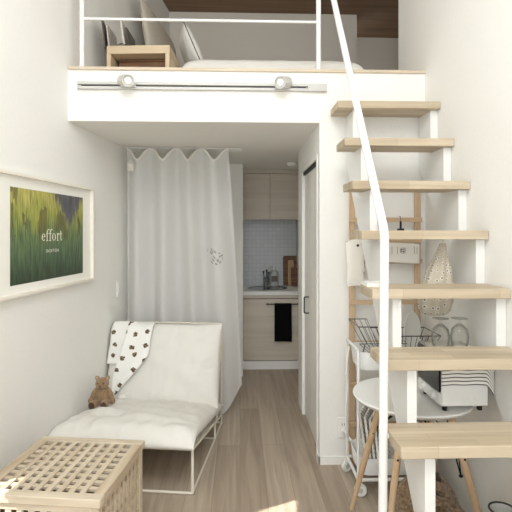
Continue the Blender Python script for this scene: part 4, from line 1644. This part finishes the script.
ox0, ox1, oy0, oy1, oz0, oz1 = .885, 1.030, 2.035, 2.29, .682, .912
ox1 = 1.094
t = root('toaster_oven', 'white toaster oven with dark glass door on the round table', 'toaster oven', ((ox0 + ox1) / 2, (oy0 + oy1) / 2, tz))
bm = bmn(); box(bm, ox0, ox1, oy0, oy1, oz0, oz1)
part('body', bm, M['white_plastic'], t, True, bevel=.006)
bm = bmn(); box(bm, ox0 - .010, ox0 - .0005, oy0 + .004, oy1 - .004, oz0 + .062, oz1 - .006)
d = part('door', bm, M['smoke'], t, True, bevel=.003, label='dark glass door')
bm = bmn(); tube(bm, bent([(ox0 - .009, oy0 + .03, oz1 - .035), (ox0 - .03, oy0 + .03, oz1 - .035), (ox0 - .03, oy1 - .03, oz1 - .035), (ox0 - .009, oy1 - .03, oz1 - .035)], .01, 3), .005, 8)
part('handle', bm, M['steel'], d, True)
bm = bmn(); box(bm, ox0 - .008, ox0 - .0005, oy0 + .004, oy1 - .004, oz0 + .006, oz0 + .056)
cp = part('control_panel', bm, M['white_plastic'], t, True, bevel=.003)
for y in (oy0 + .07, oy1 - .07):
    bm = bmn(); lathe(bm, [(0, 0), (.018, 0), (.016, .014), (0, .014)], mat4=Matrix.Translation((ox0 - .008, y, oz0 + .031)) @ Matrix.Rotation(R(-90), 4, 'Y'), n=20)
    part('knob', bm, M['white_plastic'], cp, True)
for x, y in ((ox0 + .022, oy0 + .02), (ox1 - .03, oy0 + .02), (ox0 + .022, oy1 - .02), (ox1 - .03, oy1 - .02)):
    bm = bmn(); lathe(bm, [(0, 0), (.011, 0), (.012, .0215), (0, .0215)], (x, y, tz + .0005), 14)
    part('foot', bm, M['black'], t, True)
bm = bmn()
for k, (px, w) in enumerate(((451, .012), (456.5, .014), (463, .012), (468.5, .013), (474, .010))):
    q = W(px, 400.5, oy0)
    if k % 2:
        lathe(bm, [(w * .6, -.001), (w * .9, -.001), (w * .9, .001), (w * .6, .001)], mat4=Matrix.Translation((q.x, oy0, q.z)) @ Matrix.Rotation(R(90), 4, 'X'), n=16)
    else:
        box(bm, q.x - .0025, q.x + .0025, oy0 - .001, oy0 + .001, q.z - .013, q.z + .013)
        box(bm, q.x - .001, q.x + w * .7, oy0 - .001, oy0 + .001, q.z + .005, q.z + .009)
part('embossed_mark', bm, M['white_plastic'], t, True, smooth=False)

# striped tea towel over the oven
bm = bmn()
cx0, cx1 = ox0 - .004, ox1 + .022
def teat(s, q):
    # s across, q from the back edge over the top and down the front
    x = cx0 + (cx1 - cx0) * s
    side = max(0, (s - .84) / .16)
    L = q * .372
    if L < .235:
        y = oy1 - .02 - L; z = oz1 + .004
    else:
        y = oy0 - .010 - .002 * math.sin(s * 11); z = oz1 + .004 - (L - .235)
        if L < .25:
            y += .004
    z -= .05 * side ** 1.5
    z += .0015 * math.sin(s * 14 + q * 5)
    return Vector((x, y, z))
grid(bm, 40, 60, teat, lambda a, b: (a, b * .372))
o = single('tea_towel', bm, M['towel_stripe'], 'white tea towel with thin dark stripes on the toaster oven', 'towel', ((cx0 + cx1) / 2, 2.2, oz1))
o.modifiers.new('thick', 'SOLIDIFY').thickness = .003

# two wine glasses upside down on the towel
gl_z = oz1 + .0085
def wine(name, px, lab):
    g = W(px, 343, 2.135)
    bm = bmn()
    prof = [(.033, 0), (.040, .03), (.041, .055), (.034, .085), (.014, .104), (.005, .110), (.004, .124), (.010, .128), (.037, .131), (.037, .1325), (.0, .1335)]
    inner = [(0, .103), (.012, .101), (.032, .083), (.0393, .055), (.0383, .03), (.0315, 0)]
    lathe(bm, inner + prof, (g.x, 2.135, gl_z), 36)
    return single(name, bm, M['glass'], lab, 'wine glass', (g.x, 2.135, gl_z), 0, 'upturned wine glasses')
wine('wine_glass', 440.5, 'upturned wine glass nearer the ladder')
wine('wine_glass', 459.5, 'upturned wine glass nearer the right wall')

# black cord hanging below the table
bm = bmn()
a, b_, c = W(444, 455, 2.22), W(461, 476, 2.22), W(453, 455, 2.22)
a.z = c.z = tz - .026
tube(bm, arc(a, (a + b_) / 2 + Vector((-.008, 0, -.012)), b_, 8), .0032, 7)
tube(bm, arc(c, (c + b_) / 2 + Vector((0, 0, -.01)), b_, 8), .0032, 7)
ball(bm, b_, .011, .008, .008, seg=10)
single('electric_cord', bm, M['black'], 'black looped cord hanging under the round table', 'cord', a)

# crochet bag on the floor under the table
t = root('crochet_bag', 'brown chunky crochet bag on the floor under the round table', 'bag', (.90, 2.27, 0))
bm = bmn()
def cro(s, q):
    a = 2 * PI * s
    r = (.145 * (math.sin(PI * min(1, .16 + .84 * q) * .94) ** .45)) if q < .97 else .075
    z = .245 * q
    w = 1 + .05 * math.sin(a * 3 + 4 * q) + .018 * math.sin(a * 26 + q * 3) * math.cos(q * 60)
    return Vector((.90 + r * 1.08 * w * math.cos(a), 2.27 + r * .72 * w * math.sin(a), z + .02 * math.sin(2 * a + 1) * q))
grid(bm, 120, 50, cro)
bmesh.ops.remove_doubles(bm, verts=bm.verts, dist=.0004)
bl_ = [e_ for e_ in bm.edges if e_.is_boundary and all(v.co.z < .02 for v in e_.verts)]
if bl_:
    bmesh.ops.edgeloop_fill(bm, edges=bl_)
part('bag_body', bm, M['wool'], t, True)
for k, (x0_, x1_, zz, yy) in enumerate(((.81, 1.01, .27, 2.19), (.80, 1.03, .21, 2.165))):
    bm = bmn()
    pts = arc((x0_, yy, .16), ((x0_ + x1_) / 2, yy - .01, zz * 2 - .16), (x1_, yy, .12), 14)
    tube(bm, pts, .022, 10)
    part('strap', bm, M['wool'], t, True)

# slim white bin with grey rim under the lowest visible tread
t = root('waste_bin', 'slim white bin with grey rim by the right wall under the stairs', 'bin', (1.06, 1.86, 0))
bm = bmn(); lathe(bm, [(0, 0), (.045, 0), (.053, .33), (.049, .33), (.042, .006), (0, .006)], n=32)
part('bin_body', bm, M['white_plastic'], t)
bm = bmn()
tube(bm, [(.052 * math.cos(2 * PI * k / 32), .052 * math.sin(2 * PI * k / 32), .331) for k in range(32)], .004, 8, closed=True)
part('rim', bm, M['wire'], t)

# ================================================================== LIGHT
w = bpy.data.worlds.new('daylight')
bpy.context.scene.world = w
w.use_nodes = True
bg = w.node_tree.nodes['Background']
bg.inputs[0].default_value = (.86, .93, 1.0, 1)
bg.inputs[1].default_value = 1.4

def area(name, loc, rot, sx_, sy_, power, col=(1, 1, 1)):
    l = bpy.data.lights.new(name, 'AREA')
    l.shape = 'RECTANGLE'
    l.size, l.size_y = sx_, sy_
    l.energy = power
    l.color = col
    o = bpy.data.objects.new(name, l)
    C.objects.link(o)
    o.location = loc
    o.rotation_euler = rot
    return o
area('window_daylight', ((BW[0] + BW[1]) / 2, YK - .12, (BW[2] + BW[3]) / 2), (R(90), 0, 0), BW[1] - BW[0], BW[3] - BW[2], 30, (.92, .96, 1))
pl = bpy.data.lights.new('overhead_fill', 'POINT')  # added soft fill light overhead, no fixture, evens out the room
pl.energy = 84
pl.shadow_soft_size = .4
pl.color = (.945, .97, 1)
po = bpy.data.objects.new('overhead_fill', pl)
C.objects.link(po)
po.location = (-.1, .15, 3.3)
s = bpy.data.lights.new('sun', 'SUN')
s.energy = 9
s.color = (1, .95, .86)
s.angle = R(.6)
so = bpy.data.objects.new('sun', s)
C.objects.link(so)
d = Vector((.906, .42, -math.tan(R(45))))
so.rotation_euler = d.to_track_quat('-Z', 'Y').to_euler()

# ================================================================== CAMERA
cam = bpy.data.cameras.new('camera')
cam.sensor_fit = 'HORIZONTAL'
cam.sensor_width = 36
cam.lens = 36 * F / 512
cam.shift_y = -24 / 512
cam.clip_start = .02
co = bpy.data.objects.new('camera', cam)
C.objects.link(co)
co.location = (0, 0, EYE)
co.rotation_euler = (R(90), 0, -YAW)
sc = bpy.context.scene
sc.camera = co
sc.view_settings.view_transform = 'Standard'
sc.view_settings.look = 'None'
sc.view_settings.exposure = .08
sc.view_settings.gamma = 1
sc.cycles.use_denoising = True
sc.cycles.max_bounces = 14
sc.cycles.diffuse_bounces = 8
sc.cycles.transparent_max_bounces = 16
